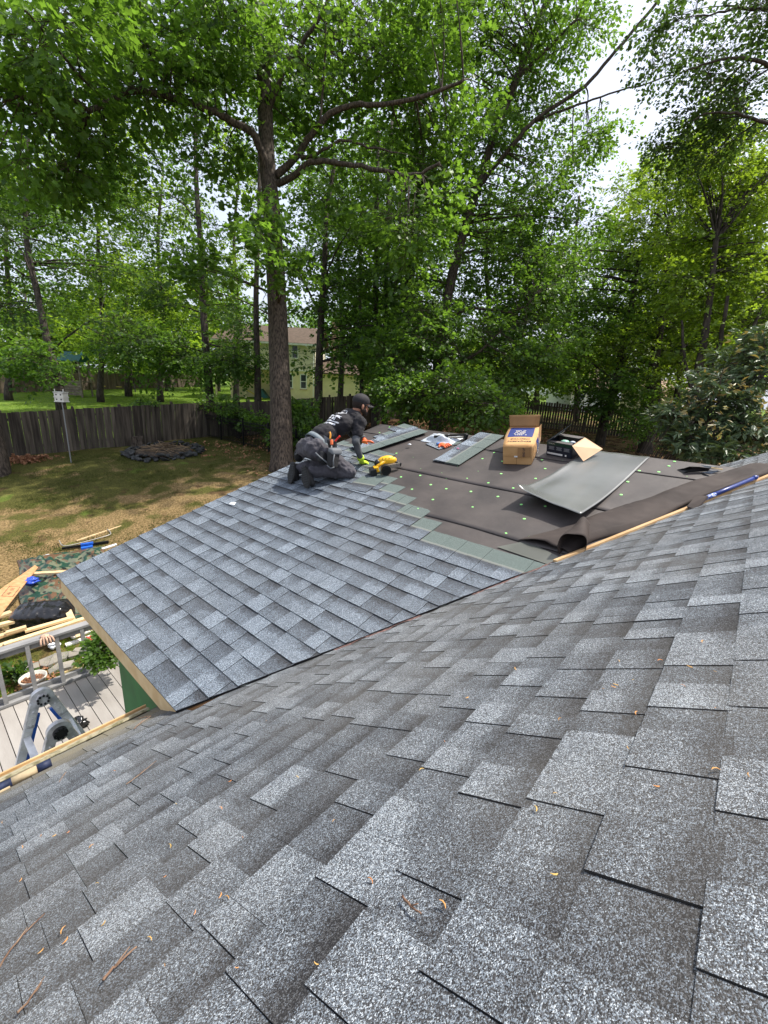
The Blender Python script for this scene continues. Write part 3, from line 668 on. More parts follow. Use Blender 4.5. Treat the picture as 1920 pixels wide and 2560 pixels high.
tree('straight dark-trunked tree left of the tall thick tree, behind the black metal fence',
     [(527,1010,27), (522,960,27), (512,830,27), (505,720,27), (500,600,27), (492,480,27), (489,370,27), (489,230,27)], .28, .10,
     [(470,620,27,130,120,2.5,130), (410,760,26,110,90,2,90), (560,760,27,80,110,2,80), (430,880,25,130,70,1.8,110), (380,500,26,100,90,2,100), (470,400,26,110,110,2,120), (590,900,24,90,40,1.4,80)],
     LEAF_DEEP, leaf=.175, per=22, rs=.55, limbs=[([(505,740,27), (450,680,26.5), (400,610,26)], .07, .02), ([(517,860,27), (600,870,25.5), (640,840,25)], .06, .02), ([(500,560,27), (440,495,26.5), (385,490,26)], .05, .02)])
tree('slim straight trunk close behind the tall thick tree, half hidden by it',
     [(645,1010,26), (643,900,26), (640,760,26), (643,640,26), (648,520,26), (648,350,26)], .22, .10,
     [(640,430,25,90,90,2,80), (600,820,25,80,60,1.5,80), (590,900,24,70,35,1.2,70), (650,300,25,120,100,2,100)], LEAF_DEEP, leaf=.175, per=20, rs=.5)
ivy_tree = tree('dark-trunked tree with ivy climbing its foot, just left of the roofer',
     [(796,1085,23), (796,1000,23), (799,880,23), (806,750,23), (812,640,23), (816,540,23), (838,400,23)], .27, .10,
     [(830,620,22,110,80,2,150), (850,760,21.5,100,80,1.8,160), (880,880,21,110,60,1.6,150), (790,480,23,90,70,2,90), (905,640,22,90,80,2,120), (960,850,20.5,90,80,1.6,130)],
     LEAF_MID, leaf=.175, per=22, rs=.5, tint=.4, limbs=[([(803,790,23), (765,715,22.8), (742,670,22.6)], .08, .03), ([(810,700,23), (845,620,22.5), (880,560,22)], .06, .02)])
for i, (pts, r, lab) in enumerate([
    ([(905,1060,26), (903,900,26), (900,760,26), (902,600,26), (905,450,26)], .15, 'thin dark trunk right of the roofer\'s cap, third of the close trunks behind the fence'),
    ([(938,1050,24), (936,900,24), (940,700,24), (942,500,24), (945,330,24)], .22, 'dark forest trunk standing behind the felt corner, first right of the roofer'),
    ([(962,1048,25), (960,900,25), (966,700,25), (970,480,25), (980,300,25)], .17, 'slim dark trunk touching the thicker one right of the roofer'),
    ([(1010,1062,22), (1012,900,22), (1022,740,22), (1040,560,22), (1050,380,22)], .24, 'dark trunk between the roofer and the large dense tree')]):
    tree(lab, pts, r, r*.5, [(pts[3][0]+random.uniform(-60, 60), 560, pts[0][2]-1, 90, 90, 2, 75), (pts[3][0]+random.uniform(-40, 60), 780+i*30, pts[0][2]-1.5, 90, 80, 1.6, 85), (pts[3][0], 420, pts[0][2]-1, 100, 90, 2, 70)], LEAF_DEEP, leaf=.15, per=20, rs=.5, group='dark trunks behind the fence')
tree('large dense tree right of centre with long limbs reaching up to the right',
     [(1088,1062,22), (1092,960,22), (1105,820,22), (1130,690,22), (1165,560,22), (1200,450,22), (1238,330,21.5), (1290,200,21), (1345,60,20.5), (1400,-80,20)], .31, .15,
     [(1180,480,21,190,130,2.6,260), (1330,560,20,120,130,2.4,200), (1400,420,20,100,110,2.2,110), (1150,700,20,200,120,2.4,300), (1330,760,19,130,110,2.2,260), (1100,860,18.5,170,80,2,270), (1290,880,18.5,130,70,1.8,200),
      (1250,330,20.5,150,110,2.4,170), (1200,180,20,180,110,2.4,220), (1360,180,20,120,120,2.2,150), (1440,60,18,90,90,2,90), (1480,330,20,60,90,1.5,60), (1230,30,18,200,70,2.4,220), (1120,985,16.5,150,45,1.5,230), (1220,1015,16,80,26,1,75), (1000,960,17.5,80,40,1.2,90), (1440,600,20,70,110,1.6,80), (990,900,18.5,80,60,1.5,90)],
     LEAF_MID, BARK_BIG, leaf=.165, per=22, rs=.5, tint=.48, limbs=[
      ([(1195,470,22), (1284,359,20.6), (1353,289,20), (1463,214,19.4), (1539,127,18.8), (1643,6,18), (1690,-60,17.6)], .12, .05),
      ([(1340,300,20.2), (1420,270,19.6), (1481,249,19.2), (1597,214,18.4), (1740,170,17.6)], .07, .02),
      ([(1290,200,21), (1370,120,20), (1440,50,19.4)], .11, .05), ([(1110,800,22), (1180,770,20.6), (1280,780,19.6), (1340,740,19)], .10, .03), ([(1095,930,22), (1180,890,19.6), (1260,820,18.8)], .09, .03), ([(1092,980,22), (1150,1000,18), (1230,1012,16.6)], .06, .02)])
tree('shaggy trunk behind the open green box, leaning right, dense low leaves round it',
     [(1497,1118,24.5), (1515,1040,24.3), (1540,950,24), (1558,860,24), (1580,760,24), (1600,640,24)], .30, .13,
     [(1480,830,23,110,100,2,180), (1500,960,22,90,60,1.6,120), (1420,720,24,90,90,2,110), (1560,640,24,120,100,2,150), (1620,780,23,100,90,2,140), (1560,1000,21,70,35,1.2,60)],
     LEAF_MID, leaf=.165, per=22, rs=.5, tint=.32, limbs=[([(1540,950,24), (1480,910,23), (1430,890,22.5)], .06, .02)])
tree('upright thick-trunked tree in front of the picket fence on the right',
     [(1612,1128,23), (1618,1040,23), (1628,950,23), (1645,850,23), (1662,720,23), (1675,560,23)], .36, .15,
     [(1690,640,22,120,130,2.2,220), (1600,870,21.5,110,60,1.6,130), (1760,800,21,120,90,2,190), (1650,960,21,80,60,1.4,90), (1620,500,22,70,90,1.8,70), (1690,500,22,90,80,1.8,90), (1550,880,21.5,80,50,1.4,70)],
     LEAF_LIME, leaf=.135, per=22, rs=.48, tint=.38)
tree('short pale stump-like trunk between the right trees, its crown lost in shade',
     [(1668,1130,22.5), (1680,1060,22.5), (1692,990,22.3), (1700,930,22), (1708,860,22)], .20, .10,
     [(1720,880,21.5,90,60,1.6,90), (1640,1040,20,70,34,1.2,60), (1590,1065,19.5,60,22,1,45)], LEAF_DEEP, leaf=.14, per=20, rs=.45, tint=.3)
tree('multi-stemmed dark tree on the right edge behind the glossy evergreen shrub',
     [(1705,1150,18), (1716,1080,18), (1730,1010,18), (1745,930,18), (1760,850,18), (1775,740,18), (1790,600,18)], .26, .10,
     [(1780,560,17.5,120,120,2,230), (1880,640,17,100,140,2,220), (1850,860,16.5,110,90,1.8,200), (1740,430,18,70,80,1.6,90), (1880,450,17,90,110,1.8,160), (1800,720,17,130,100,2,210)],
     LEAF_LIME, leaf=.150, per=21, rs=.45, tint=.50, limbs=[([(1728,1020,18), (1765,945,17.8), (1800,850,17.5), (1820,740,17.2)], .15, .06), ([(1722,1050,18), (1790,960,17.6), (1860,880,17.2), (1900,780,17)], .14, .05), ([(1735,990,18), (1712,900,18), (1706,800,18)], .09, .04)])
tree('oak overhanging the top right corner, open dark leaves against the sky',
     [(2010,1130,15), (2010,900,15), (2000,600,15), (1990,400,15), (1975,200,15), (1960,0,15)], .32, .16,
     [(1830,100,14,110,90,1.6,100), (1720,60,14,80,70,1.4,55), (1880,270,14,80,90,1.4,85), (1760,260,14.5,90,70,1.4,55), (1700,350,15,60,50,1.2,30), (1900,10,13,120,60,1.6,90), (1790,400,15,80,50,1.3,40), (1650,110,14.5,45,70,1,22)],
     LEAF_DARK, leaf=.135, per=18, rs=.45, tint=.45, limbs=[([(1975,200,15), (1890,150,14.6), (1800,150,14.4), (1710,180,14.5)], .08, .02), ([(1985,340,15), (1900,300,14.6), (1800,280,14.5), (1730,300,14.8)], .07, .02), ([(1960,30,15), (1860,20,14.2), (1760,40,14)], .07, .02)])
tree('trunk cut by the left edge of the yard beside the leaf pile',
     [(-6,1190,15.5), (-14,1130,15.5), (-40,1000,15.5), (-70,850,15.5), (-100,600,15.5)], .42, .3, [(-60,500,14.5,100,150,2,90), (10,760,15,60,60,1,30)], LEAF_DARK, BARK_BIG, leaf=.14, per=18)
for lab, u, vb, d, bl in [
    ('slim woodland tree at the far left behind the leaning one', 20, 985, 34, [(20, 520, 34, 120, 150, 3, 240), (0, 780, 33, 120, 100, 3, 180)]),
    ('woodland tree behind the birdhouse, its crown between the two left trunks', 250, 985, 36, [(200, 420, 35, 130, 110, 3, 220), (230, 640, 35, 140, 120, 3, 260), (260, 820, 34, 130, 60, 2.5, 140)]),
    ('woodland tree just left of the straight dark trunk', 400, 985, 38, [(370, 500, 37, 120, 150, 3, 280), (400, 760, 37, 100, 110, 3, 180), (340, 330, 37, 120, 70, 3, 120)]),
    ('woodland tree between the straight trunk and the tall thick one', 590, 990, 38, [(590, 420, 37, 80, 70, 3, 80), (560, 640, 37, 70, 90, 3, 120), (560, 800, 36, 60, 40, 2, 60), (570, 890, 34, 40, 25, 2, 25)]),
    ('woodland tree behind the ivy-clad trunk', 850, 1010, 34, [(860, 480, 33, 120, 120, 3, 240), (890, 700, 33, 110, 110, 3, 230), (800, 340, 33, 130, 80, 3, 150), (930, 860, 32, 70, 60, 2, 90)]),
    ('woodland tree behind the cluster of dark trunks', 1030, 1020, 33, [(1020, 560, 32, 120, 130, 3, 280), (1040, 790, 31, 110, 110, 3, 240), (1000, 370, 32, 120, 80, 3, 140), (1020, 930, 30, 100, 40, 2, 90)]),
    ('woodland tree hidden behind the large dense tree', 1220, 1020, 32, [(1230, 620, 31, 130, 130, 3, 260), (1240, 830, 30, 120, 90, 3, 200), (1220, 960, 28, 110, 30, 2, 90), (1370, 740, 31, 90, 90, 3, 110)]),
    ('woodland tree filling the gap right of the large dense tree', 1440, 1050, 34, [(1450, 760, 33, 90, 110, 3, 170), (1420, 900, 32, 100, 60, 3, 120), (1480, 620, 33, 60, 60, 2, 60)]),
    ('lime green woodland tree on the right, broad rounded crown', 1640, 1060, 30, [(1650, 600, 29, 110, 110, 3, 230), (1680, 760, 29, 120, 100, 3, 230), (1620, 430, 29, 60, 60, 2, 45), (1640, 880, 28, 110, 60, 2, 120)]),
    ('yellow-green woodland tree behind the glossy shrub', 1850, 1070, 26, [(1850, 480, 25, 110, 110, 2.5, 230), (1860, 700, 25, 110, 110, 2.5, 240), (1800, 330, 25, 80, 70, 2, 90), (1800, 880, 24, 110, 60, 2, 130)])]:
    tree(lab, [(u, vb, d), (u+6, vb-180, d), (u-5, vb-380, d), (u+8, vb-560, d)], .26, .09, bl, LEAF_LIME if 'green' in lab or u in (20, 250, 400, 590) else (LEAF_MID if u % 20 else LEAF_DEEP), leaf=.24, per=19, rs=.62, tint=.62, twl=1.1, back=0, group='woodland trees behind the near trunks')
# farther trees, seen bright through the near trunks
FARLAB = [('bright leafy tree across the neighbour\'s lawn, farthest left', 60, 46), ('bright layered tree standing over the far play tower', 190, 48), ('pale green feathery tree in the gap left of the straight trunk', 320, 42), ('round bright tree behind the lawn, right of the feathery one', 420, 52),
          ('leafy tree beside the cream house, left of its roof', 545, 56), ('round tree behind the brown roof of the cream house', 740, 70), ('tree behind the garage of the cream house', 860, 62), ('mid green tree beyond the fence right of the trunks', 1000, 50),
          ('bright shrubby tree beyond the fence corner', 1230, 48), ('yellow green tree in front of the white roof', 1340, 44), ('tree beyond the tan shingled roof', 1480, 55), ('bright tree glimpsed between the right trunks', 1640, 48), ('tree far behind the multi-stemmed tree', 1800, 44), ('tree filling the far right edge', 1930, 40)]
FT = {320: (640, 240), 740: (800, 90), 860: (780, 120), 1230: (880, 120), 1340: (900, 90), 1480: (830, 150)}
for lab, u, d in FARLAB:
    vt, hh = FT.get(u, (700, 200)); vb = 960+u*.03
    c = (vt+vb)/2-30; hv = (vb-vt)/2
    tree(lab, [(u, vb, d), (u+3, (vb+c)/2, d), (u-4, c, d), (u+5, vt+40, d)], .3, .1,
         [(u, c-hv*.35, d, 85, hv*.6, 3.5, 130), (u-60, c+hv*.25, d-2, 80, hv*.5, 3, 100), (u+60, c+hv*.2, d-1, 80, hv*.5, 3, 100)], LEAF_LIME if u in (320, 1230, 1340, 420, 1640, 190) else LEAF_MID,
         leaf=.36, per=22, rs=1.1, tint=.7, twl=1.9, group='trees beyond the back fence')
for i, (lab, u) in enumerate([('low leafy tree beyond the far brown fence, at the very left', 20), ('low leafy tree beyond the far fence, behind the play tower', 140), ('low leafy tree beyond the far fence, behind the swing set', 270), ('low leafy tree beyond the far fence, left of the cream house porch', 400), ('low leafy tree at the left corner of the cream house', 500)]):
    tree(lab, [(u, 962, 72), (u+3, 930, 72), (u, 900, 72)], .25, .12, [(u-35, 890+i*3, 70, 60, 42, 3, 90), (u+40, 880, 71, 60, 46, 3, 90), (u, 935, 68, 75, 22, 3, 60)], LEAF_LIME if i % 2 else LEAF_MID, leaf=.42, per=22, rs=1.3, tint=.75, twl=2.0, back=0, group='low trees beyond the far fence')
#@@REST2
# ================================================================ SHRUBS
def shrub(label, u, v, d, blobs, leafm, leaf, name='shrub', cat='shrub', group=None, r=.03, per=22, rs=.3, tint=.4, shape='kite', aspect=.75, droop=.25, twl=.5, ground_pt=None, tintspread=.25, flat=.45, stems=7, seed=0):
    g = np.random.default_rng(500+int(u)); b0 = np.array(ground_pt) if ground_pt is not None else ong(u, v)
    t = thing(name, label, cat, b0, group); segs = []; tips = []
    for (bu, bv, bd_, ru, rv, rd, cnt) in blobs:
        c = at(bu, bv, bd_); mu, mv = ru/FPX*bd_, rv/FPX*bd_
        for i in range(stems):
            q = nrm(g.normal(0, 1, 3))*g.random()**.4; ci = c+CR*q[0]*mu*.8+CU*q[1]*mv*.8+CF*q[2]*rd*.8
            a = b0+np.array((g.normal(0, .12), g.normal(0, .12), 0)); mid = (a+ci)/2+np.array((0, 0, .15*np.linalg.norm(ci-a)))+g.normal(0, .06, 3); prev = a
            for j in range(1, 6):
                s_ = j/5; p = (1-s_)**2*a+2*s_*(1-s_)*mid+s_*s_*ci; segs.append((prev, p, r*(1-.14*j), r*(1-.14*(j+1)))); prev = p
            k = max(2, cnt//stems); o3 = g.normal(0, 1, (k, 3)); o3 /= np.linalg.norm(o3, axis=1, keepdims=True)
            pb = ci+(CR*o3[:, :1]*mu+CU*o3[:, 1:2]*mv+CF*o3[:, 2:]*rd)*.55*g.random((k, 1))**.5
            dr = o3+np.array((0, 0, .35)); dr /= np.linalg.norm(dr, axis=1, keepdims=True); ln = twl*g.uniform(.6, 1.2, (k, 1))
            for q2 in range(k): segs.append((ci, pb[q2], r*.35, r*.2)); segs.append((pb[q2], pb[q2]+dr[q2]*ln[q2]*.8, r*.2, r*.08))
            tips.append(np.concatenate([pb, dr*ln], 1))
    tubes('stems', t, segs, BARK_DARK)
    leaf_cloud('foliage', t, np.concatenate(tips), leafm, leaf, per, rs, shape, tint, droop=droop, seed=int(u), aspect=aspect, tintspread=tintspread, flat=flat)
    return t
shrub('leafy green shrub growing over the black metal fence, left of the thick trunk', 600, 1095, 22, [(585,1035,22,55,28,.7,70), (645,1050,21,38,34,.6,50), (540,1012,22.4,40,14,.5,28)], LEAF_MID, .13, tint=.55, rs=.34, twl=.55)
shrub('leafy shrub between the thick trunk and the roofer', 742, 1105, 19, [(745,1040,18.5,45,32,.8,90), (770,1075,18.5,40,25,.7,50), (735,1100,18.5,50,25,.7,50)], LEAF_MID, .13, tint=.6, rs=.32, twl=.5)
shrub('climbing shrub poking over the board fence behind the fire pit', 355, 1070, 20.8, [(365,1012,20.6,45,9,.5,34)], LEAF_DEEP, .11, rs=.25, twl=.4)
LEAF_GLOSSY = leaf_mat('leaf_glossy_evergreen', (.045, .075, .032), (.12, .18, .08), (.16, .24, .05), rough=.42, spec=.4, tw=.14)
LEAF_NEW = leaf_mat('leaf_new_bronze', (.20, .14, .04), (.38, .36, .12), (.35, .25, .05), rough=.35, spec=.5, tw=.25)
ev = shrub('big glossy evergreen shrub with bronze new leaves beyond the far end of the main roof', 1840, 1250, 8.5, [(1800,1010,8.3,75,75,.8,120), (1880,930,8.5,60,80,.8,110), (1890,1080,8,60,60,.7,100), (1740,1100,8.3,70,40,.7,80), (1690,1035,8.6,50,20,.4,42), (1930,850,8.6,50,60,.7,60), (1800,1140,8,70,30,.6,60)],
   LEAF_GLOSSY, .15, name='evergreen_shrub', per=13, rs=.10, aspect=.34, twl=.24, droop=.1, tint=.5, ground_pt=(8.6, .2, -2.6), flat=.8, stems=10, r=.022)
gg = np.random.default_rng(77); tps = []
for (bu, bv, bd_, ru, rv, rd, cnt) in [(1800,1000,8.2,85,80,.8,34), (1880,920,8.4,60,90,.8,30), (1700,1030,8.5,55,25,.4,12), (1880,1070,7.9,60,60,.7,24), (1740,1095,8.1,70,40,.6,16)]:
    q = gg.normal(0, .5, (cnt, 3)); pb = at(bu, bv, bd_)+CR*q[:, :1]*ru/FPX*bd_+CU*q[:, 1:2]*rv/FPX*bd_+CF*q[:, 2:]*rd-CF*.25
    dr = np.tile(np.array((0, 0, .14)), (cnt, 1))+gg.normal(0, .04, (cnt, 3)); tps.append(np.concatenate([pb, dr], 1))
leaf_cloud('new_leaves', ev, np.concatenate(tps), LEAF_NEW, .11, 4, .05, 'kite', .5, droop=0, seed=5, aspect=.3, flat=.8)
shrub('small rose bush full of dark leaves beside the stone edging, near the deck', 262, 1672, 5.7, [(262,1630,6.2,26,42,.25,90), (285,1600,6.3,18,30,.2,40)], LEAF_DEEP, .06, name='rose_bush', cat='bush', rs=.10, twl=.16, per=20, tint=.45, r=.008)
shrub('low weedy clump of leaves at the left end of the stone edging', 35, 1690, 6.6, [(38,1682,6.7,28,10,.15,24)], LEAF_DEEP, .07, name='weed_clump', cat='weeds', rs=.10, twl=.16, r=.006)
LEAF_IVY = leaf_mat('leaf_ivy_pale', (.06, .10, .03), (.22, .28, .12), (.2, .3, .05))
tps = np.array([list(at(798+random.uniform(-5, 7), v, 22.6))+[0, 0, .3] for v in np.linspace(990, 1085, 26)])
leaf_cloud('ivy', ivy_tree, tps, LEAF_IVY, .10, 12, .14, 'kite', .5, seed=9)

# ================================================================ FENCES
M_FENCE = mat('weathered_fence_board', (.040, .031, .024), .92, col2=(.135, .110, .086), vscale=7, stretch=(1, 1, .10), bump=.5, bscale=30, objrand=.30, thr=(.35, .7), bdist=.006)
def fence(path, name, label, cat, gap, w, h, material, rail=True, post_every=2.4, hvar=.012, seedv=1, thick=.018, both=False):
    rr = random.Random(seedv); x0, y0 = path[0]; t = thing(name, label, cat, (x0, y0, float(gz(x0, y0))))
    mb = MB(); mb.obox((0, 0, h/2), (w/2, 0, 0), (0, thick/2, 0), (0, 0, h/2)); me = mk('board', mb.V, mb.F, material, t, local=True); cnt = 0; first = me
    mp = MB(); mp.obox((0, 0, h/2+.03), (.05, 0, 0), (0, .05, 0), (0, 0, h/2+.03)); mp.obox((0, 0, h+.085), (.058, 0, 0), (0, .058, 0), (0, 0, .025), .6); post0 = None
    s_acc = 0.0; pacc = 0.0
    for (a, b_), (c, d) in zip(path, path[1:]):
        L_ = math.hypot(c-a, d-b_); ang = math.atan2(d-b_, c-a); nx_, ny_ = -math.sin(ang), math.cos(ang); s = 0.0
        while s < L_:
            x = a+(c-a)*s/L_; y = b_+(d-b_)*s/L_; o = first if cnt == 0 else first.copy()
            if cnt: COL.objects.link(o); o.parent = t
            o.location = Vector((x+nx_*rr.uniform(-.004, .004), y+ny_*rr.uniform(-.004, .004), float(gz(x, y))-.02+rr.uniform(-hvar, hvar)))-t.location
            o.rotation_euler = (0, rr.uniform(-.008, .008), ang+rr.uniform(-.01, .01)); cnt += 1; s += w+gap+rr.uniform(-.002, .004)
        s = 0.0
        while s < L_:
            x = a+(c-a)*s/L_+nx_*.075; y = b_+(d-b_)*s/L_+ny_*.075
            if post0 is None: o = post0 = mk('post', mp.V, mp.F, material, t, local=True)
            else: o = post0.copy(); COL.objects.link(o); o.parent = t
            o.location = Vector((x, y, float(gz(x, y))-.02))-t.location; o.rotation_euler = (0, 0, ang)
            e = min(s+post_every, L_)
            for zz in (.35, h-.3) if rail else ():
                q = MB(); x2 = a+(c-a)*e/L_+nx_*.035; y2 = b_+(d-b_)*e/L_+ny_*.035; xa = a+(c-a)*s/L_+nx_*.035; ya = b_+(d-b_)*s/L_+ny_*.035
                q.beam((xa, ya, float(gz(xa, ya))+zz), (x2, y2, float(gz(x2, y2))+zz), .04, .09); q.build('rail', material, t)
            s += post_every
    print(name, cnt); return t
fence([(-1.5, 23.2)]+FL[2:8], 'board_fence', 'tall weathered grey board fence closing the back of the yard on the left', 'fence', .004, .138, 1.8, M_FENCE)
fence(FL[7:], 'picket_fence', 'dark wooden picket fence with gaps, across the slope on the right', 'fence', .035, .135, 1.75, M_FENCE, seedv=3)
M_IRON = mat('black_metal', (.010, .010, .011), .45, metal=.3)
IR = [tuple(ong(503, 1089)[:2]), tuple(ong(673, 1131)[:2]), tuple(ong(800, 1172)[:2])]
t = thing('metal_fence', 'low black metal picket fence running from the board fence toward the thick trunk', 'fence', (*IR[0], float(gz(*IR[0]))))
pk = None
for (a, b_), (c, d) in zip(IR, IR[1:]):
    L_ = math.hypot(c-a, d-b_); n = int(L_/.115)
    for i in range(n):
        x = a+(c-a)*i/n; y = b_+(d-b_)*i/n
        if pk is None: mb = MB(); mb.obox((0, 0, .62), (.009, 0, 0), (0, .009, 0), (0, 0, .60)); mb.obox((0, 0, 1.245), (.009, 0, 0), (0, .009, 0), (0, 0, .025), .1); o = pk = mk('picket', mb.V, mb.F, M_IRON, t, local=True)
        else: o = pk.copy(); COL.objects.link(o); o.parent = t
        o.location = Vector((x, y, float(gz(x, y))))-t.location
    for k in range(int(L_/2)+1):
        x = a+(c-a)*min(1, k*2/L_); y = b_+(d-b_)*min(1, k*2/L_); MB().obox((x, y, float(gz(x, y))+.65), (.03, 0, 0), (0, .03, 0), (0, 0, .67)).build('post', M_IRON, t)
    for zz in (.14, 1.0, 1.15): MB().beam((a, b_, float(gz(a, b_))+zz), (c, d, float(gz(c, d))+zz), .025, .03).build('rail', M_IRON, t)
# neighbour's far fence
M_FENCE2 = mat('far_fence_wood', (.10, .075, .055), .95, col2=(.20, .155, .115), vscale=3, stretch=(1, 1, .2), thr=(.35, .7))
pa, pb_ = ong(-160, 990), ong(500, 967); t = thing('far_fence', "brown board fence along the far side of the neighbour's lawn", 'fence', pa)
mb = MB(); L_ = np.linalg.norm((pb_-pa)[:2]); n = int(L_/.15)
for i in range(n):
    q = pa+(pb_-pa)*i/n; z = float(gz(q[0], q[1])); dd = nrm((pb_-pa)*np.array((1, 1, 0))); nn_ = np.array((-dd[1], dd[0], 0)); mb.obox((q[0], q[1], z+.9+random.uniform(-.02, .02)), dd*.069, nn_*.01, (0, 0, .9))
o = mb.build('boards', M_FENCE2, t); o['kind'] = 'stuff'
for i in range(0, n, 16):
    q = pa+(pb_-pa)*i/n-nn_*.09; MB().obox((q[0], q[1], float(gz(q[0], q[1]))+1.0), dd*.06, nn_*.06, (0, 0, 1.0)).build('post', M_FENCE2, t)

# ================================================================ NEIGHBOURING HOUSES
M_CREAM = mat('cream_stucco', (.78, .67, .42), .85, var=.06, vscale=2); M_SIDING = mat('cream_siding', (.78, .71, .56), .8, var=.05, vscale=1.5)
M_BROWNROOF = mat('brown_roof_shingle', (.085, .060, .042), .95, col2=(.13, .092, .066), vscale=4, bump=.3, bscale=20)
M_WHITE = mat('white_trim', (.78, .78, .76), .6); M_PANE = mat('window_glass', (.03, .04, .045), .08, spec=.8); M_BRICK = mat('pale_brick', (.42, .27, .18), .9, col2=(.55, .38, .27), vscale=8)
Hc = at(786, 995, 44.9); ha = nrm((CR[0], CR[1], 0)); hn = np.array((-ha[1], ha[0], 0)); hn = -hn if np.dot(hn, CF) > 0 else hn      # hn faces us
def HP(a, n_, z): return Hc+ha*a+hn*n_+np.array((0, 0, z))
hs = thing('cream_house', 'two storey cream house with brown roof seen between the trunks behind the fence', 'house', Hc)
def hbox(mb, a0, a1, n0, n1, z0, z1): return mb.obox(HP((a0+a1)/2, (n0+n1)/2, (z0+z1)/2), ha*(a1-a0)/2, hn*(n1-n0)/2, (0, 0, (z1-z0)/2))
hbox(MB(), -4.1, 0, -8, 0, -1, 2.68).build('lower_wall', M_CREAM, hs); hbox(MB(), -9.7, -4.11, -8, -2.6, -1, 2.68).build('porch_wall', M_CREAM, hs)
hbox(MB(), -9.9, .05, -8.1, .08, 2.69, 5.35).build('upper_wall', M_SIDING, hs)
mb = MB()
for i in range(22): hbox(mb, -9.92, .07, -.0, .105-.012*(i % 1), 2.70+i*.12, 2.70+i*.12+.105)
o = mb.build('siding_boards', M_SIDING, hs); o['kind'] = 'stuff'
hbox(MB(), -9.95, .1, .0, .14, 2.60, 2.70).build('band', M_WHITE, hs)
def groof(a0, a1, n0, n1, z, rise, ov, parent, material, name='roof', PP=None):
    PP = PP or HP; mb = MB(); nm_ = (n0+n1)/2; k = rise/((n1-n0)/2)
    for (s, e) in ((n1+ov, nm_), (n0-ov, nm_)):
        p = [PP(a0-ov, s, z-k*ov), PP(a1+ov, s, z-k*ov), PP(a1+ov, e, z+rise), PP(a0-ov, e, z+rise)]; mb.prism(p, (0, 0, .14))
    o = mb.build(name, material, parent); mb = MB(); mb.prism([PP(a0-.01, n1, z-.05), PP(a0-.01, n0, z-.05), PP(a0-.01, nm_, z+rise)], (PP(a1+.02, 0, 0)-PP(a0, 0, 0))); mb.build('gable', M_SIDING if PP is HP else M_WHITE, parent); return o
groof(-9.8, 0, -8, 0, 5.4, 1.75, .55, hs, M_BROWNROOF); hbox(MB(), -10.4, .6, .5, .62, 5.08, 5.26).build('gutter', M_WHITE, hs)
MB().tube([HP(-.9, .62, 5.1), HP(-.2, .2, 4.6), HP(-.1, .16, 4.4), HP(-.1, .16, .1)], .045, 6).build('downspout', M_WHITE, hs)
hbox(MB(), 0.06, 7.2, -6.5, -.4, -1, 2.55).build('garage_wall', M_CREAM, hs); groof(0.65, 7.2, -6.5, -.4, 2.62, 1.2, .4, hs, M_BROWNROOF, 'garage_roof')
hbox(MB(), 7.21, 9.6, -6, -.6, -1, 2.5).build('brick_wall', M_BRICK, hs); hbox(MB(), 1.2, 2.0, -4.6, -3.9, 2.6, 8.1).build('chimney', M_BRICK, hs)
for a0, z0, h_ in ((-2.35, 3.8, 1.35), (-2.95, .85, 1.5), (-1.5, .85, 1.5), (-7.2, 3.8, 1.35)):
    nf = .14 if z0 > 3 else .0; w_ = .70
    mb = MB(); hbox(mb, a0, a0+.09, nf, nf+.06, z0, z0+h_); hbox(mb, a0+w_-.09, a0+w_, nf, nf+.06, z0, z0+h_); hbox(mb, a0+.091, a0+w_-.091, nf, nf+.06, z0, z0+.09); hbox(mb, a0+.091, a0+w_-.091, nf, nf+.06, z0+h_-.09, z0+h_); hbox(mb, a0+.091, a0+w_-.091, nf, nf+.05, z0+h_/2-.03, z0+h_/2+.03)
    fr = mb.build('window', M_WHITE, hs); hbox(MB(), a0+.05, a0+w_-.05, nf, nf+.02, z0+.05, z0+h_-.05).build('pane', M_PANE, fr)
    if z0 < 3: hbox(MB(), a0-.03, a0+w_+.03, nf, nf+.10, z0-.09, z0-.003).build('sill', M_BRICK, hs)
for a0 in (-7.35, -8.8, -10.4): hbox(MB(), a0, a0+.16, -.16, 0, -.8, 2.68).build('porch_post', M_CREAM, hs)
def simple_house(label, u, v, d, w_, dep, h_, rise, roofm, wallm, turn=0.0):
    c = at(u, v, d); A = ha*math.cos(turn)+hn*math.sin(turn); Bn = np.array((-A[1], A[0], 0)); Bn = -Bn if np.dot(Bn, CF) > 0 else Bn
    PP = lambda a, n_, z: c+A*a+Bn*n_+np.array((0, 0, z)); t = thing('neighbour_house', label, 'house', c, 'houses beyond the right fence')
    mb = MB(); mb.obox(PP(0, -dep/2, h_/2-1), A*w_/2, Bn*dep/2, (0, 0, h_/2+1)); mb.build('wall', wallm, t); groof(-w_/2, w_/2, -dep, 0, h_+.05, rise, .4, t, roofm, PP=PP)
    for k in (-.28, .22):
        mb = MB(); mb.obox(PP(w_*k, .03, h_*.55), A*.5, Bn*.03, (0, 0, .55)); f = mb.build('window', M_WHITE, t); mb = MB(); mb.obox(PP(w_*k, .07, h_*.55), A*.42, Bn*.02, (0, 0, .47)); mb.build('pane', M_PANE, f)
M_TANROOF = mat('tan_roof_shingle', (.40, .27, .20), .95, col2=(.48, .34, .26), vscale=5, bump=.3, bscale=16); M_PALEROOF = mat('pale_roof', (.62, .62, .64), .7, var=.05)
simple_house('white walled house with tan shingled roof just beyond the right fence', 1475, 1010, 46, 4.4, 7, 1.7, 1.9, M_TANROOF, M_WHITE)
simple_house('distant house with a pale, almost white roof right of the dense tree', 1350, 962, 80, 17, 12, 1.6, 1.6, M_PALEROOF, M_WHITE, .15)
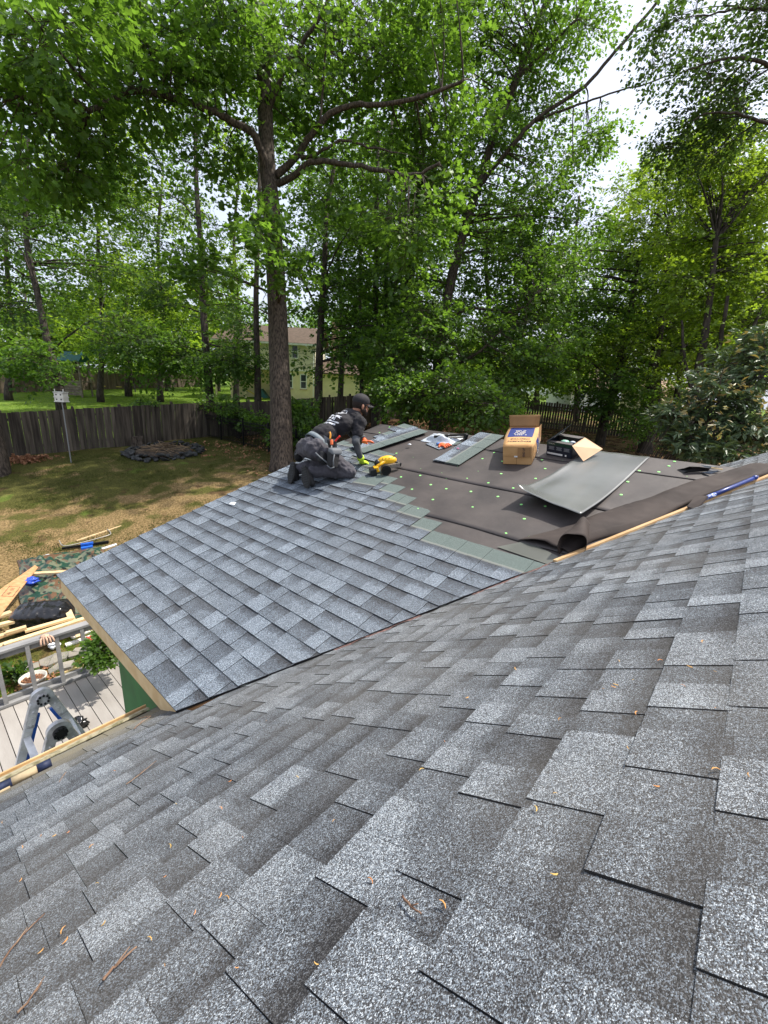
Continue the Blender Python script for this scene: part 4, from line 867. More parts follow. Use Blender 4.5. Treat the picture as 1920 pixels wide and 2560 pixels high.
simple_house('house with tan roof glimpsed between the right trunks', 1665, 1015, 52, 5, 6, 1.6, 1.4, M_TANROOF, M_CREAM)
simple_house('pale grey house far off behind the red-leaved bush', 1480, 950, 95, 12, 9, 4.6, 2, M_PALEROOF, M_SIDING)
LEAF_RED = leaf_mat('leaf_purple_red', (.06, .015, .018), (.16, .04, .04), (.25, .05, .04))
shrub('small purple-red leaved tree in front of the pale far house', 1440, 960, 70, [(1442,925,68,28,22,2,60)], LEAF_RED, .35, name='red_leaved_tree', cat='tree', rs=1.0, twl=1.4, r=.1)
# play tower, swings, slide far left
M_TEAL = mat('teal_canvas', (.05, .17, .18), .6); M_GREYWOOD = mat('grey_wood', (.22, .18, .14), .9, var=.3, vscale=4)
pt = ong(198, 992); t = thing('play_tower', "wooden play tower with teal canopy on the neighbour's lawn", 'play tower', pt)
for i, j in ((-1, -1), (1, -1), (1, 1), (-1, 1)): MB().obox(pt+ha*i*.8+hn*j*.7+np.array((0, 0, 1.6)), ha*.06, hn*.06, (0, 0, 1.7)).build('post', M_GREYWOOD, t)
MB().obox(pt+np.array((0, 0, 1.35)), ha*.9, hn*.8, (0, 0, .05)).build('platform', M_GREYWOOD, t)
for k in range(5): MB().obox(pt+hn*.75+np.array((0, 0, .25+k*.24)), ha*.85, hn*.02, (0, 0, .10)).build('board', M_GREYWOOD, t)
MB().prism([pt+ha*-1+hn*.9+np.array((0, 0, 3.1)), pt+ha*1+hn*.9+np.array((0, 0, 3.1)), pt+ha*1+np.array((0, 0, 3.9)), pt-ha*1+np.array((0, 0, 3.9))], (0, 0, .04)).prism([pt+ha*-1-hn*.9+np.array((0, 0, 3.1)), pt+ha*1-hn*.9+np.array((0, 0, 3.1)), pt+ha*1+np.array((0, 0, 3.86)), pt-ha*1+np.array((0, 0, 3.86))], (0, 0, .04)).build('canopy', M_TEAL, t)
pt = ong(285, 978); t = thing('swing_set', 'dark A-frame swing set right of the play tower', 'swing set', pt)
for s in (-2.6, 2.2):
    for k in (-1, 1): MB().beam(pt+ha*(s+k*.5)+hn*k*.5, pt+ha*s+np.array((0, 0, 2.3)), .08, .08).build('leg', M_IRON, t)
MB().beam(pt-ha*2.7+np.array((0, 0, 2.32)), pt+ha*2.3+np.array((0, 0, 2.32)), .10, .10).build('top_beam', M_GREYWOOD, t)
M_YEL = mat('yellow_plastic', (.75, .60, .06), .4)
for s in (-1.2, .6):
    for k in (-.22, .22): MB().tube([pt+ha*(s+k)+np.array((0, 0, 2.3)), pt+ha*(s+k)+np.array((0, 0, .5))], .012, 4).build('chain', M_IRON, t)
    MB().obox(pt+ha*s+np.array((0, 0, .48)), ha*.26, hn*.1, (0, 0, .02)).build('seat', M_YEL, t)
pt = ong(650, 996); t = thing('canvas_tent', 'small teal and yellow tent-shaped toy beside the cream porch', 'toy tent', pt)
MB().prism([pt-ha*.7, pt+ha*.9, pt+ha*.1+np.array((0, 0, 1.0))], hn*-1.1).build('cover', M_TEAL, t); MB().beam(pt-ha*1.6+np.array((0, 0, .9)), pt+ha*.4+hn*.5, .35, .04).build('slide', M_YEL, t)

# ================================================================ YARD
M_STONE = mat('slate_stone', (.022, .023, .023), .9, col2=(.068, .069, .068), vscale=3, bump=.5, bscale=14, objrand=.3); M_STICK = mat('dry_stick', (.10, .062, .038), .9, col2=(.28, .20, .12), vscale=4, objrand=.4)
def rock_mesh(r, seed):
    g = random.Random(seed); mb = MB(); mb.ell((0, 0, 0), r*g.uniform(.8, 1.3), r*g.uniform(.6, 1), r*g.uniform(.45, .7), 7, 5)
    V = [tuple(c*(1+g.uniform(-.22, .22)) for c in v) for v in mb.V]; return V, mb.F
fc = ong(413, 1131); fp = thing('fire_pit', 'round fire pit ringed with grey stones and heaped with sticks, near the back fence', 'fire pit', fc)
rocks = [mk('stone', *rock_mesh(.145, i), M_STONE, fp, local=True) for i in range(6)]; k = 0
for ring in range(3):
    for i in range(30):
        a = 2*math.pi*(i+.3*ring)/30; rr_ = 1.32+ring*.13+random.uniform(-.08, .08); o = rocks[k] if k < 6 else rocks[k % 6].copy()
        if k >= 6: COL.objects.link(o); o.parent = fp
        x, y = fc[0]+math.cos(a)*rr_, fc[1]+math.sin(a)*rr_; o.location = Vector((x, y, float(gz(x, y))+.06+random.uniform(0, .16)*(ring == 0)))-fp.location; o.rotation_euler = (random.uniform(-.5, .5), random.uniform(-.5, .5), random.uniform(0, 6)); s = random.uniform(.7, 1.25); o.scale = (s, s, s*.7); k += 1
for i in range(110):
    a = random.uniform(0, 6.28); r_ = random.uniform(0, 1.0); L_ = random.uniform(.3, .85); th = random.uniform(0, 6.28); el = random.uniform(-.25, .35); c = fc+np.array((math.cos(a)*r_, math.sin(a)*r_, .12+.28*(1-r_)*random.random()+.03)); d_ = np.array((math.cos(th)*math.cos(el), math.sin(th)*math.cos(el), math.sin(el)))*L_/2
    MB().tube([c-d_, c+np.array((random.uniform(-.05, .05), random.uniform(-.05, .05), 0)), c+d_], [.012, .014, .008], 5).build('stick', M_STICK, fp)
am = MB(); am.ell(fc+np.array((0, 0, -.02)), 1.25, 1.25, .22, 28, 10); am.build('ash_heap', mat('ash_and_twigs', (.035, .026, .020), .95, col2=(.11, .08, .055), vscale=14, bump=1, bscale=30, bdist=.04), fp, True)
st = ong(346, 1117); t = thing('tree_stump', 'old rough tree stump against the fence left of the fire pit', 'stump', st)
mb = MB(); n = 14
for zz, rr_ in ((-.05, .40), (.05, .30), (.25, .24), (.42, .26), (.44, .12)):
    for j in range(n): a = 2*math.pi*j/n; q = rr_*(1+.2*math.sin(a*4)+random.uniform(-.06, .06)); mb.V.append((st[0]+math.cos(a)*q, st[1]+math.sin(a)*q, st[2]+zz+.05*math.sin(a*2)))
for i in range(4):
    for j in range(n): mb.F.append([i*n+j, i*n+(j+1) % n, (i+1)*n+(j+1) % n, (i+1)*n+j])
mb.F.append([4*n+j for j in range(n)]); mb.build('stump', BARK_BIG, t)
# birdhouse on its pole
bp0 = ong(178, 1157); bt = bp0.copy(); top = at(152, 1003, float(np.dot(bp0-CAM, CF)))
t = thing('birdhouse', 'white martin birdhouse with round holes on a tall thin metal pole in the lawn', 'birdhouse', bp0)
M_PIPE = mat('galvanised_pipe', (.32, .33, .34), .5, metal=.6); M_BH = mat('birdhouse_white', (.72, .70, .64), .7, var=.1, vscale=6); M_HOLE = mat('dark_hole', (.01, .01, .01), .9)
bh = np.array((bp0[0], bp0[1], top[2])); MB().tube([bp0-np.array((0, 0, .3)), bh], .022, 8).build('pole', M_PIPE, t)
def BP(a, n_, z): return bh+ha*a+hn*n_+np.array((0, 0, z))
MB().obox(BP(0, 0, .20), ha*.17, hn*.14, (0, 0, .15)).build('box', M_BH, t)
for z in (.035, .20, .38): MB().obox(BP(0, .0, z), ha*.19, hn*.16, (0, 0, .014)).build('ledge', M_BH, t)
for z in (.115, .29):
    for a in (-.085, .085):
        MB().disc(BP(a, .143, z), hn, .027, .006).build('entrance', M_HOLE, t)
for a in (-.16, .16): MB().obox(BP(a, .08, .43), ha*.012, hn*.012, (0, 0, .07)).build('perch_post', M_BH, t)
MB().tube([BP(-.16, .08, .49), BP(.16, .08, .49)], .006, 5).build('perch', M_STICK, t)
M_BROWNLEAF = mat('dry_leaf', (.20, .085, .04), .8, col2=(.38, .19, .10), vscale=3, detail=1)
lp = ong(62, 1152); nq = 60; gg = np.random.default_rng(3); P_ = np.stack([lp[0]+gg.normal(0, .45, nq), lp[1]+gg.normal(0, .3, nq), np.full(nq, lp[2])+.05+gg.random(nq)*.1], 1)
tips = np.concatenate([P_, gg.normal(0, .12, (nq, 2)), np.full((nq, 1), .01)], 1); o = leaf_cloud('leaf_pile', None, tips, M_BROWNLEAF, .11, 16, .15, 'kite', .5, seed=8, droop=0, flat=1.2)
tag(o, 'heap of dry reddish leaves at the foot of the board fence, far left', 'leaf pile', kind='stuff')
# dry litter over the forest floor right of the fence and by the ridge, and turf blades
nq = 2600; X = gg.uniform(8, 34, nq); Y = gg.uniform(-2, 19, nq); ok = beyond(X, Y) < -.3; X, Y = X[ok], Y[ok]; Z = gz(X, Y)+.03
tips = np.stack([X, Y, Z, gg.normal(0, .3, len(X)), gg.normal(0, .3, len(X)), np.full(len(X), .01)], 1)
o = leaf_cloud('leaf_litter', None, tips, M_BROWNLEAF, .10, 9, .5, 'kite', .5, seed=4, droop=0, flat=.4); tag(o, 'dry brown leaves scattered over the wooded slope behind the extension', 'leaf litter', kind='stuff')
def grass(name, label, X, Y, h, per, spread, material, tint=.5, seed=1, w=.006):
    g = np.random.default_rng(seed); n = len(X); x = (X[:, None]+g.normal(0, spread, (n, per))).ravel(); y = (Y[:, None]+g.normal(0, spread, (n, per))).ravel(); z = gz(x, y)-.005; m_ = len(x)
    a = g.uniform(0, 6.28, m_); hh = h*g.uniform(.4, 1.2, m_); ln = g.normal(0, .5, (m_, 2))*hh[:, None]; B0 = np.stack([x, y, z], 1); W_ = np.stack([np.cos(a), np.sin(a), 0*a], 1)*w*g.uniform(.6, 1.3, (m_, 1))
    V = np.stack([B0-W_, B0+W_, B0+np.stack([ln[:, 0], ln[:, 1], hh], 1)], 1); k = np.arange(m_)[:, None]*3
    o = raw(name, V.reshape(-1, 3), k+np.array([0, 1, 2]), 3, material, None, attrs={'tint': np.clip(np.repeat(g.normal(tint, .25, n), per)+g.normal(0, .1, m_), 0, 1)}); return tag(o, label, 'grass', kind='stuff')
GR_MOSS = leaf_mat('grass_olive', (.040, .056, .014), (.125, .135, .035), (.14, .18, .03), rough=.7, spec=.15, tw=.3); GR_DRY = leaf_mat('grass_dry', (.09, .06, .025), (.30, .22, .09), (.2, .14, .05), rough=.8, spec=.1, tw=.2)
GR_LAWN = leaf_mat('grass_bright', (.10, .19, .016), (.22, .33, .03), (.34, .52, .03), rough=.6, spec=.2, tw=.4)
nq = 9000; X = gg.uniform(-3, 12, nq); Y = gg.uniform(7.5, 21, nq); from_noise = np.array([wob(a, b_, .8, 2)+.25*wob(a, b_, 3, 5) for a, b_ in zip(X, Y)]); keep = (beyond(X, Y) < -.1) & (np.hypot(X-fc[0], Y-fc[1]) > 1.6)
g1 = keep & (from_noise+(Y-13)*.05 > .03); g2 = keep & ~g1 & (gg.random(nq) < .55)
grass('yard_grass', 'thin mossy grass over the shaded back yard', X[g1], Y[g1], .055, 20, .10, GR_MOSS, seed=2)
grass('dry_thatch', 'sparse dry straw-coloured thatch on the bare middle of the yard', X[g2], Y[g2], .028, 16, .12, GR_DRY, seed=3, w=.007)
nq = 900; X = gg.uniform(-1.5, 2.3, nq); Y = gg.uniform(5.5, 7.6, nq); nn2 = np.array([wob(a, b_, 1.7, 7) for a, b_ in zip(X, Y)]); kp = nn2 > -.02
grass('weedy_grass', 'bright weedy grass tufts between the lumber and the stone edging', X[kp], Y[kp], .07, 26, .05, GR_LAWN, seed=5, w=.004)
nq = 14000; X = gg.uniform(-6, 45, nq); Y = gg.uniform(19, 66, nq); kp = beyond(X, Y) > .4; kp &= (gg.random(nq) < 1.0)
grass('lawn_grass', "sunlit bright green lawn of the neighbour beyond the board fence", X[kp], Y[kp], .07, 10, .3, GR_LAWN, seed=6, w=.02, tint=.6)
#@@REST3
# ================================================================ DECK, RAILING
ZD = -2.75; YD = 5.02
M_DECK = mat('deck_board', (.29, .265, .24), .85, col2=(.37, .345, .315), vscale=4, stretch=(1, .3, 1), bump=.2, bscale=50, objrand=.08)
M_DGREY = mat('deck_rim', (.26, .25, .23), .85, col2=(.36, .35, .33), vscale=5, bump=.2, bscale=40)
M_RAIL = mat('weathered_rail', (.20, .20, .20), .8, col2=(.31, .305, .30), vscale=7, stretch=(.3, 1, 1), bump=.25, bscale=60, objrand=.1)
dk = thing('deck', 'pale grey board deck below the eave, its boards running out to the railing', 'deck', (-1.5, 2.5, -2.95))
bm0 = None; x = -4.5; w_ = .142; k = 0
while x < 1.7:
    y0 = .06 if x+w_ < .165 else 1.66
    if bm0 is None or y0 != bm0[1]: mb = MB(); mb.box(0, w_-.006, y0, YD-.03, ZD-.028, ZD); o = mk('deck_board', mb.V, mb.F, M_DECK, dk, local=True); bm0 = (o, y0); o['_y'] = 1; del o['_y']
    else: o = bm0[0].copy(); COL.objects.link(o); o.parent = dk
    o.location = Vector((x, 0, 0))-dk.location; o.location.z = 2.95+random.uniform(-.0015, .0015); x += w_+.003
MB().box(-4.6, 1.72, YD-.028, YD+.012, ZD-.20, ZD+.003).build('rim_board', M_DGREY, dk)
rl = thing('railing', 'weathered grey wooden deck railing with upright balusters', 'railing', (0, YD, ZD))
MB().box(-4.6, 1.7, YD-.075, YD+.065, ZD+.825, ZD+.86).build('top_rail', M_RAIL, rl); MB().box(-4.6, 1.7, YD-.045, YD-.012, ZD+.74, ZD+.82).build('upper_rail', M_RAIL, rl)
MB().box(-4.6, 1.7, YD-.085, YD+.06, ZD+.012, ZD+.05).build('bottom_rail', M_RAIL, rl); MB().box(-4.6, 1.7, YD-.012, YD+.035, ZD+.052, ZD+.12).build('kick_board', M_RAIL, rl)
MB().box(-4.6, 1.7, YD+.07, YD+.115, ZD-.05, ZD+.03).build('outer_board', M_RAIL, rl)
mb = MB(); mb.obox((0, 0, .415), (.024, 0, 0), (0, .018, 0), (0, 0, .395)); b0 = None
for k in range(-12, 6):
    o = mk('baluster', mb.V, mb.F, M_RAIL, rl, local=True) if b0 is None else b0.copy()
    if b0 is None: b0 = o
    else: COL.objects.link(o); o.parent = rl
    o.location = Vector((-.03+.327*k, -.055, .03)); o.rotation_euler = (random.uniform(-.01, .01), random.uniform(-.015, .015), 0)
M_YPINE = mat('yellow_pine_strip', (.66, .52, .24), .7, var=.12, vscale=12)
o = MB().beam((.30, YD+.05, ZD+.13), (1.45, YD+.05, ZD+.13), .022, .03).build('lath', M_YPINE); tag(o, 'yellow pine lath lying along the bottom rail of the railing', 'lath')

# ---------------------------------------------------------------- articulated ladder
M_ALU = mat('ladder_aluminium', (.74, .75, .76), .34, metal=.15, var=.15, vscale=14, bump=.15, bscale=30); M_BLUEP = mat('blue_plastic', (.02, .12, .52), .4, var=.2, vscale=9); M_BLK = mat('black_plastic', (.014, .015, .017), .38, var=.3, vscale=20); M_CASTING = mat('grey_casting', (.62, .62, .63), .34, metal=.2, var=.3, vscale=16, bump=.3, bscale=40)
M_STICKER = mat('white_sticker', (.72, .72, .70), .5, var=.1, vscale=60)
ld = thing('ladder', 'folded-open aluminium step ladder with blue inner rails standing on the deck at the eave', 'ladder', (-.28, 1.75, ZD))
HZ = -.98; SP = .62
for yi, y in enumerate((2.16, 1.62)):
    hc = np.array((-.30, y, HZ)); MB().disc(hc, (0, 1, 0), .084, .045, 28).build('hinge', M_CASTING, ld); MB().disc(hc-np.array((0, .035, 0)), (0, 1, 0), .048, .03, 20).build('hinge_knob', M_BLK if yi else M_CASTING, ld)
    kb = MB()
    for j in range(9): a = j*2*math.pi/9; kb.disc(hc+np.array((math.cos(a)*.040, -.052, math.sin(a)*.040)), (0, 1, 0), .009, .02, 6)
    o = kb.build('hinge_grip', M_BLK, ld); o['kind'] = 'stuff'
    for s in (-1, 1):
        foot = np.array((-.30+s*SP, y, ZD+.01)); top = hc+np.array((s*.055, 0, -.03)); dd = nrm(foot-top)
        sh = top+dd*.22; o = MB().beam(top, sh, .05, .068, up=(s, 0, 0)).build('hinge_arm', M_CASTING, ld)
        for q in (.07, .13, .19): MB().disc(top+dd*q+np.array((0, -.03, 0)), (0, 1, 0), .009, .012, 8).build('rivet', M_ALU, ld)
        MB().beam(sh-dd*.03, foot, .030, .064, up=(s, 0, 0)).build('rail', M_ALU, ld)
        ins = np.array((-s*.050, 0, -.0)); MB().beam(sh-dd*.10+ins*.9, foot-dd*.45+ins*.9, .026, .030, up=(s, 0, 0)).build('inner_rail', M_BLUEP, ld)
        MB().beam(sh-dd*.13+np.array((0, -.0275, 0)), sh-dd*.03+np.array((0, -.0275, 0)), .003, .05, up=(s, 0, 0)).build('label', M_STICKER, ld); MB().beam(sh+dd*.03+np.array((0, -.0185, 0)), sh+dd*.20+np.array((0, -.0185, 0)), .003, .05, up=(s, 0, 0)).build('label', M_STICKER, ld)
for s in (-1, 1):
    for j, q in enumerate((.30, .60, .90, 1.2, 1.5)):
        a = np.array((-.30+s*(.055+(SP-.055)*q/1.77), 0, HZ-.03-q)); MB().beam(a+np.array((0, 2.15, 0)), a+np.array((0, 1.63, 0)), .05, .026, up=(0, 0, 1)).build('rung', M_ALU, ld)

# ---------------------------------------------------------------- pole at the eave
M_NAVY = mat('navy_fabric', (.012, .020, .055), .6, var=.3, vscale=40, bump=.2, bscale=90); M_TAN = mat('tan_tape', (.42, .33, .20), .7, var=.12, vscale=40)
pa = onmain(132, 1919)+Nm*.028; pb_ = onmain(0, 1984)+Nm*.026; dd = nrm(pb_-pa); t = thing('rolled_umbrella', 'navy rolled tube with a tan band lying in the eave corner at the left edge', 'tube', pa-Nm*.03)
MB().tube([pa, pa+dd*.055], .020, 14).build('end_sleeve', M_NAVY, t, True); MB().tube([pa+dd*.0551, pa+dd*.15], .0188, 14).build('tan_band', M_TAN, t, True)
MB().tube([pa+dd*.1501, pa+dd*.30, pa+dd*.9], [.0192, .016, .010], 12).build('body', M_NAVY, t, True)
MB().tube([pa+dd*.16+Nm*.0-np.array((0, .03, 0)), pa+dd*.95-np.array((0, .045, 0))], [.006, .008], 6).build('string', M_TAN, t)

# ================================================================ LUMBER PILE
M_CAMO = mat('camouflage_tarp', (.012, .05, .030), .45, col2=(.13, .14, .09), vscale=5, detail=1.5, thr=(.47, .50), bump=.4, bscale=9, bdist=.03)
nt = M_CAMO.node_tree; b_ = nt.nodes['Principled BSDF']; src = b_.inputs['Base Color'].links[0].from_socket
nz = nt.nodes.new('ShaderNodeTexNoise'); nz.inputs['Scale'].default_value = 7.5; nz.inputs['Detail'].default_value = 1; nz.inputs['Distortion'].default_value = .8
mr = nt.nodes.new('ShaderNodeMapRange'); mr.inputs[1].default_value = .54; mr.inputs[2].default_value = .56; nt.links.new(nz.outputs['Fac'], mr.inputs[0]); mx = nt.nodes.new('ShaderNodeMix'); mx.data_type = 'RGBA'
nt.links.new(mr.outputs[0], mx.inputs[0]); nt.links.new(src, mx.inputs[6]); mx.inputs[7].default_value = (.12, .065, .035, 1)
nz2 = nt.nodes.new('ShaderNodeTexNoise'); nz2.inputs['Scale'].default_value = 11; mr2 = nt.nodes.new('ShaderNodeMapRange'); mr2.inputs[1].default_value = .60; mr2.inputs[2].default_value = .62; nt.links.new(nz2.outputs['Fac'], mr2.inputs[0])
mx2 = nt.nodes.new('ShaderNodeMix'); mx2.data_type = 'RGBA'; nt.links.new(mr2.outputs[0], mx2.inputs[0]); nt.links.new(mx.outputs[2], mx2.inputs[6]); mx2.inputs[7].default_value = (.010, .012, .010, 1); nt.links.new(mx2.outputs[2], b_.inputs['Base Color'])
t00, t10, t01, t11 = [ong(*q) for q in ((60, 1580), (270, 1560), (45, 1402), (262, 1368))]
def tarp_fn(s, t):
    p = t00*(1-s)*(1-t)+t10*s*(1-t)+t01*(1-s)*t+t11*s*t; x, y = p[0]+.10*wob(s*3, t*3, 1, 1), p[1]+.10*wob(s*3, t*3, 1, 2)
    hh = .10+.14*wob(s*2.5, t*3, 1, 3)+.13*abs(wob(s*7, t*6, 1, 4))+.07*abs(wob(s*15, t*13, 1, 9))+.10*max(0, t-.75)*4*(.5+wob(s*4, t*2, 1, 6)); e = min(1, 6*min(s, 1-s, t, 1-t)+.05)
    return (x, y, float(gz(x, y))+.02+hh*e)
o = sheet('tarp', tarp_fn, 60, 60, M_CAMO); tag(o, 'crumpled camouflage tarp spread on the yard under the lumber', 'tarp')
def plank(label, a, b, w=.09, h=.038, z0=.18, z1=None, material=None, name='lumber', cat='lumber', group=None, roll=0):
    z1 = z0 if z1 is None else z1; ga, gb = at_h(*a, z0), at_h(*b, z1); o = MB().beam(ga, gb, w, h, up=(0, roll, 1)).build(name, material or M_PINE); return tag(o, label, cat, group)
def at_h(u, v, h):
    """point h above the ground seen at this pixel"""
    d = ray(u, v); s = 2.0
    while s < 300:
        P = CAM+s*d
        if P[2] < gz(P[0], P[1])+h: break
        s *= 1.004
    return P
plank('pale board lying across the tarp above the black bag', (84, 1434), (215, 1427), .11, .04, .30)
plank('short board leaning on the others at the right end of the black bag', (170, 1527), (199, 1592), .10, .035, .42, .16)
plank('long pale board nearest the railing, reaching the roof edge', (10, 1612), (232, 1540), .10, .045, .34, .34)
plank('second long board, just behind the one nearest the railing', (-30, 1600), (60, 1572), .10, .045, .38)
plank('board at the left edge below the black bag with a dark rotten end', (-40, 1572), (58, 1548), .10, .045, .42)
plank('board with a nail-studded brown side left of the tarp hem', (15, 1583), (66, 1568), .09, .05, .44)
plank('lowest pale board against the left edge, half hidden by the top rail', (-30, 1626), (34, 1603), .12, .04, .30)
plank('pale board running beside the tarp hem, second row from the railing', (62, 1578), (185, 1543), .09, .04, .40)
plank('board peeking out under the plywood at the left edge', (-40, 1555), (28, 1530), .12, .04, .36)
plank('white trim board lying on the grass, longer of two', (164, 1613), (250, 1584), .10, .03, .03, material=M_WHITE, name='trim_board', cat='trim board')
plank('white trim board lying on the grass, shorter and behind', (178, 1594), (236, 1574), .08, .03, .03, material=M_WHITE, name='trim_board', cat='trim board')
M_OPLY = mat('orange_plywood', (.50, .21, .06), .7, var=.2, vscale=6)
a, b2 = at_h(140, 1606, .02), at_h(255, 1572, .02); o = MB().obox((a+b2)/2+np.array((0, .05, .13)), (b2-a)/2, (0, .012, 0), (0, 0, .13)).build('plywood_offcut', M_OPLY); tag(o, 'orange plywood strip on edge under the boards, behind the railing', 'plywood')
q = [at_h(87, 1413, .36), at_h(95, 1418, .34), at_h(-3, 1541, .42), at_h(-90, 1640, .4), at_h(-110, 1530, .42), at_h(0, 1476, .44)]
q = [p.copy() for p in q]; pn = nrm(np.cross(q[1]-q[0], q[3]-q[0])); pn = pn if pn[2] > 0 else -pn
for i in range(len(q)): q[i] = q[i]-pn*np.dot(q[i]-q[0], pn)
t = thing('plywood_sheet', 'long orange plywood offcut with a black stamp, leaning over the pile at the left edge', 'plywood', q[0]); mb = MB(); mb.prism(q, -pn*.014); mb.build('board', M_PLY, t)
cu_ = at_h(28, 1477, .42); cu_ = cu_-pn*np.dot(cu_-q[0], pn); dx_ = nrm(q[2]-q[1]); dy_ = np.cross(pn, dx_)
text_mesh('stamp', 'APA  15/32', cu_, -dx_, -dy_, .07, M_BLACKPRINT, t, width=.30)
for (aa, bb, ll, ww) in ((0, .085, .21, .004), (0, -.085, .21, .004), (.21, 0, .004, .085), (-.21, 0, .004, .085)):
    MB().obox(cu_-dx_*aa-dy_*bb+pn*.001, dx_*ll, dy_*ww, pn*.0008).build('stamp_line', M_BLACKPRINT, t)
# black bag
M_BAG = mat('black_polythene', (.012, .012, .014), .22, spec=.6, bump=.6, bscale=3.2, bdist=.06, stretch=(.5, 1.6, 1.6))
ba, bb_ = at_h(22, 1540, .42), at_h(186, 1518, .42); ax_ = nrm(bb_-ba); bl = np.linalg.norm(bb_-ba); sd_ = nrm(np.cross(ax_, (0, 0, 1)))
def bag_fn(s, t):
    a = t*2*math.pi; e = max(0, (1-abs(2*s-1)**5))**.5; r1, r2 = .30, .24; fold = 1+.05*math.sin(a*9+s*7)*(1 if s > .6 else .4)+.10*wob(s*5, math.cos(a)*1.5, 1, 3)+.07*wob(s*14, math.sin(a)*2.5, 1, 6)
    ca, sa = math.cos(a), math.sin(a); sq = (abs(ca)**4+abs(sa)**4)**-.25; end = 1-.35*max(0, s-.85)/.15
    return ba+ax_*bl*s+sd_*ca*r1*e*fold*sq*end+np.array((0, 0, 1))*(sa*r2*e*fold*sq*end-.10)
o = sheet('rubbish_bag', bag_fn, 70, 64, M_BAG); tag(o, 'long stuffed shiny black plastic bag lying on the lumber and tarp', 'bag')
def crumple(name, label, cat, c, r, material, seed=0, flat=.6, n=20, amp=.6):
    def fn(s, t):
        a = s*2*math.pi; b = (t-.5)*math.pi; d = np.array((math.cos(a)*math.cos(b), math.sin(a)*math.cos(b), math.sin(b)*flat)); k = r*(1+amp*wob(d[0]*2.2+seed, d[1]*2.2+d[2]*3, 1, seed))
        return np.array(c)+d*k
    return tag(sheet(name, fn, n, n, material), label, cat)
M_PBLUE = mat('blue_polythene', (.03, .08, .50), .3, bump=.5, bscale=12, bdist=.03); M_PWHITE = mat('white_plastic', (.72, .74, .76), .35, bump=.4, bscale=20); M_PINK = mat('pinkish_fabric', (.52, .34, .24), .8, var=.3, vscale=20)
crumple('plastic_wrapper', 'crumpled blue plastic wrapper on the tarp beside the plywood', 'wrapper', at_h(77, 1453, .30), .14, M_PBLUE, 3)
crumple('plastic_bag', 'crumpled white plastic bag on the grass under the boards', 'plastic bag', at_h(135, 1612, .06), .09, M_PWHITE, 5)
crumple('plastic_bag', 'clear blue-white plastic litter on the stone edging', 'litter', at_h(52, 1678, .05), .085, mat('bluish_film', (.50, .60, .72), .25), 6, .4)
crumple('red_bag', 'small red scrap in the grass left of the rose bush', 'scrap', at_h(222, 1598, .05), .08, mat('red_film', (.62, .06, .05), .4), 7)
crumple('red_bag', 'pink scrap at the left edge by the foot of the railing', 'scrap', at_h(4, 1752, .03), .07, mat('pink_film', (.55, .14, .16), .5), 8, .4)
crumple('rubbish_bag', 'small tied black bag slumped on the deck against the green wall', 'bag', (.20, 1.86+2.0, ZD+.06), .10, M_BAG, 9, .8)
# glove on the rail
gl = np.array(onz(112, 1592, ZD+.862)); t = thing('work_glove', 'pale orange work glove draped over the top rail of the railing', 'glove', gl)
mb = MB(); mb.ell(gl+np.array((0, .0, .015)), .055, .05, .018)
mb.build('palm', M_PINK, t, True)
for k in range(5): a = gl+np.array((-.045+.024*k, -.04, .012)); MB().tube([a, a+np.array((.01*(k-2), -.05, -.005)), a+np.array((.014*(k-2), -.07, -.05-.01*(k % 2))), a+np.array((.012*(k-2), -.072, -.085))], [.012, .012, .011, .008], 7).build('finger', M_PINK, t, True)
# pot, flagstones, mulch
M_POT = mat('cream_planter', (.60, .56, .48), .6, var=.08, vscale=8); M_MULCH = mat('red_bark_mulch', (.16, .065, .03), .9, col2=(.34, .17, .09), vscale=25, objrand=.4)
pc = np.array(onz(88, 1722, -2.93)); t = thing('flower_pot', 'round cream planter filled with bark chips, just outside the railing', 'planter', pc)
mb = MB(); R_ = .165
prof = [(0, .0), (R_*.78, 0), (R_*.97, .17), (R_*1.05, .19), (R_*1.05, .215), (R_*.95, .215), (R_*.92, .15), (0, .15)]; n = 28
for (r_, z_) in prof:
    for j in range(n): a = 2*math.pi*j/n; mb.V.append((pc[0]+math.cos(a)*r_, pc[1]+math.sin(a)*r_, pc[2]+z_))
for i in range(len(prof)-1):
    for j in range(n): mb.F.append([i*n+j, i*n+(j+1) % n, (i+1)*n+(j+1) % n, (i+1)*n+j])
mb.build('bowl', M_POT, t, True)
chip = None
def chips(parent, cx, cy, zf, r_, n, s0, kind=None, name='bark_chip'):
    mb = MB()
    for i in range(n):
        a = random.uniform(0, 6.28); q = r_*math.sqrt(random.random()); x, y = cx+math.cos(a)*q, cy+math.sin(a)*q; th = random.uniform(0, 3.14); d1 = np.array((math.cos(th), math.sin(th), random.uniform(-.4, .4)))*s0*random.uniform(.5, 1.3); d2 = np.array((-math.sin(th), math.cos(th), random.uniform(-.4, .4)))*s0*.4
        mb.obox((x, y, zf(x, y)+random.uniform(0, .02)), d1, d2, (0, 0, s0*.16))
    o = mb.build(name, M_MULCH, parent); o['kind'] = 'stuff'; return o
chips(t, pc[0], pc[1], lambda x, y: pc[2]+.155, R_*.85, 120, .022)
o = chips(None, -.2, 5.75, lambda x, y: float(gz(x, y))+.0, .75, 700, .026, name='mulch'); tag(o, 'bark mulch and stone chips on the bed along the railing', 'mulch')
M_FLAG = mat('flagstone', (.20, .19, .17), .9, col2=(.30, .27, .22), vscale=4, bump=.4, bscale=15, objrand=.2)
